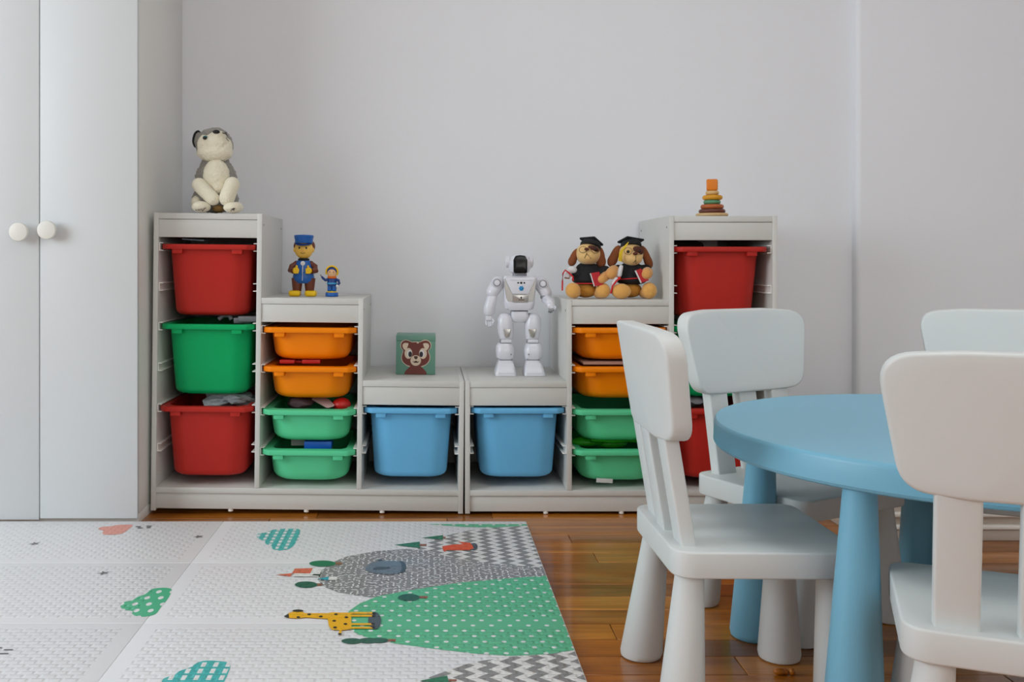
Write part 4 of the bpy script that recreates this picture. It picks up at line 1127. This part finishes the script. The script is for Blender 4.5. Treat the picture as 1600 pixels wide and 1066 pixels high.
d2, q2 = grad_dog('plush tan dog with black graduation cap and yellow tassel, right of the pair', 860 + 1030 / 8.2, 1030,
    dict(i=1, head=(1022, 370), hrx=156, hrz=150, mz=(0, 50), gown=1030, sash=680, sasht=.25, patch=(1085, 325), pr=(72, 52), pd=.0, eyes=((1095, 335), (952, 342)), nose=(1035, 368),
         mouth=[[(1042, 395), (1044, 450), (1012, 485)], [(1044, 450), (1040, 475), (1060, 500)]], glasses=((948, 335, 52), (1095, 330, 58)), ears=(((880, 255), (755, 530), 58), ((1165, 262), (1282, 552), 50)),
         cap=(1024, 216, 1, -22), feet=((868, 842, 125, 98, -.05), (1225, 835, 98, 105, -.045)), arms=((790, 590, 740, 620, 78, -.05), (1215, 610, 1180, 625, 76, -.055))))
b = new(); capsule(b, (q2(868, 0)[0], -.050, q2(0, 535)[1]), (q2(840, 0)[0], -.052, q2(0, 635)[1]), .0065, .0085); capsule(b, (q2(800, 0)[0], -.052, q2(0, 690)[1]), (q2(765, 0)[0], -.052, q2(0, 745)[1]), .0085, .007)
sc = obj('scroll', b, M['scroll_white'], d2)
b = new(); ell(b, (q2(838, 0)[0], -.054, q2(0, 678)[1]), (.006, .006, .006)); tube(b, [(q2(x, 0)[0], -.060, q2(0, y)[1]) for x, y in ((838, 678), (800, 710), (750, 780), (728, 870))], .0028, 8); obj('ribbon', b, M['ribbon_red'], sc)
b = new(); slab(b, [q2(*p) for p in ((1035, 580), (1110, 555), (1210, 705), (1105, 738))][::-1], .008, .001, lambda u, v, h: (u, -.062 + h, v), 1); bk = obj('book', b, M['book_red'], d2)
b = new(); slab(b, [q2(*p) for p in ((1030, 582), (1046, 578), (1118, 734), (1104, 740))][::-1], .007, .0008, lambda u, v, h: (u, -.0628 + h, v), 1); obj('page_edge', b, M['scroll_white'], bk)

# ---- wooden ring stacker
simple('beech', (206, 172, 122), .5, var=.12, vscale=40); simple('ring_brown', (98, 48, 34), .4); simple('ring_rust', (178, 92, 40), .45); simple('ring_green', (92, 148, 108), .45); simple('ring_yellow', (216, 150, 20), .45); simple('ring_sand', (216, 176, 116), .5); simple('top_orange', (226, 124, 16), .4)
sy_ = 3.145
t = thing('ring_stacker', 'wooden ring stacking toy with orange top on the tallest right shelf', 'toy', ((1112.5 - VX) * sy_ / FPX, sy_, TOPS[0]))
sk = 11.85 * FPX / sy_
zz = lambda y: (920 - y) / sk
obj('base', lathe(new(), [(0, 0), (.046, 0), (.0505, .0035), (.0505, .008), (.048, .0105), (0, .0108)], n=48), M['beech'], t)
for m, y0, y1, r, dx in (('ring_brown', 862, 780, 240, 0), ('ring_rust', 780, 693, 210, 2), ('ring_green', 690, 612, 155, 0), ('ring_yellow', 612, 522, 182, 8), ('ring_sand', 520, 440, 122, 4)):
    a0, a1 = zz(y0), zz(y1); h = (a1 - a0) / 2; r_ = r / sk
    b = new(); lathe(b, [(0, a0)] + [(r_ - h + h * cos(R(a)), (a0 + a1) / 2 + h * sin(R(a))) for a in range(-90, 91, 18)] + [(0, a1)], (dx / sk, 0, 0), 40)
    obj('ring', b, M[m], t)
b = new(); a0, a1 = zz(438), zz(228); bx(b, -100 / sk, 100 / sk, -.014, .014, a0, a1, .005, 4, mtx=Matrix.Rotation(R(-16), 4, 'Z'))
tp = obj('top_block', b, M['top_orange'], t)
b = new(); bx(b, 96 / sk, 103.5 / sk, -.0115, .0115, a0 + .003, a1 - .003, .0015, 2, mtx=Matrix.Rotation(R(-16), 4, 'Z')); fc = obj('face_plate', b, M['beech'], tp)
b = new()
for yy_, zz_ in ((-.005, .65), (.005, .65), (0, .4)): ell(b, (103.5 / sk, yy_, a0 + (a1 - a0) * zz_), (.0008, .0016, .002), u=8, v=6)
bmesh.ops.transform(b, matrix=Matrix.Rotation(R(-16), 4, 'Z'), verts=b.verts); obj('painted_dots', b, M['wire'], fc)
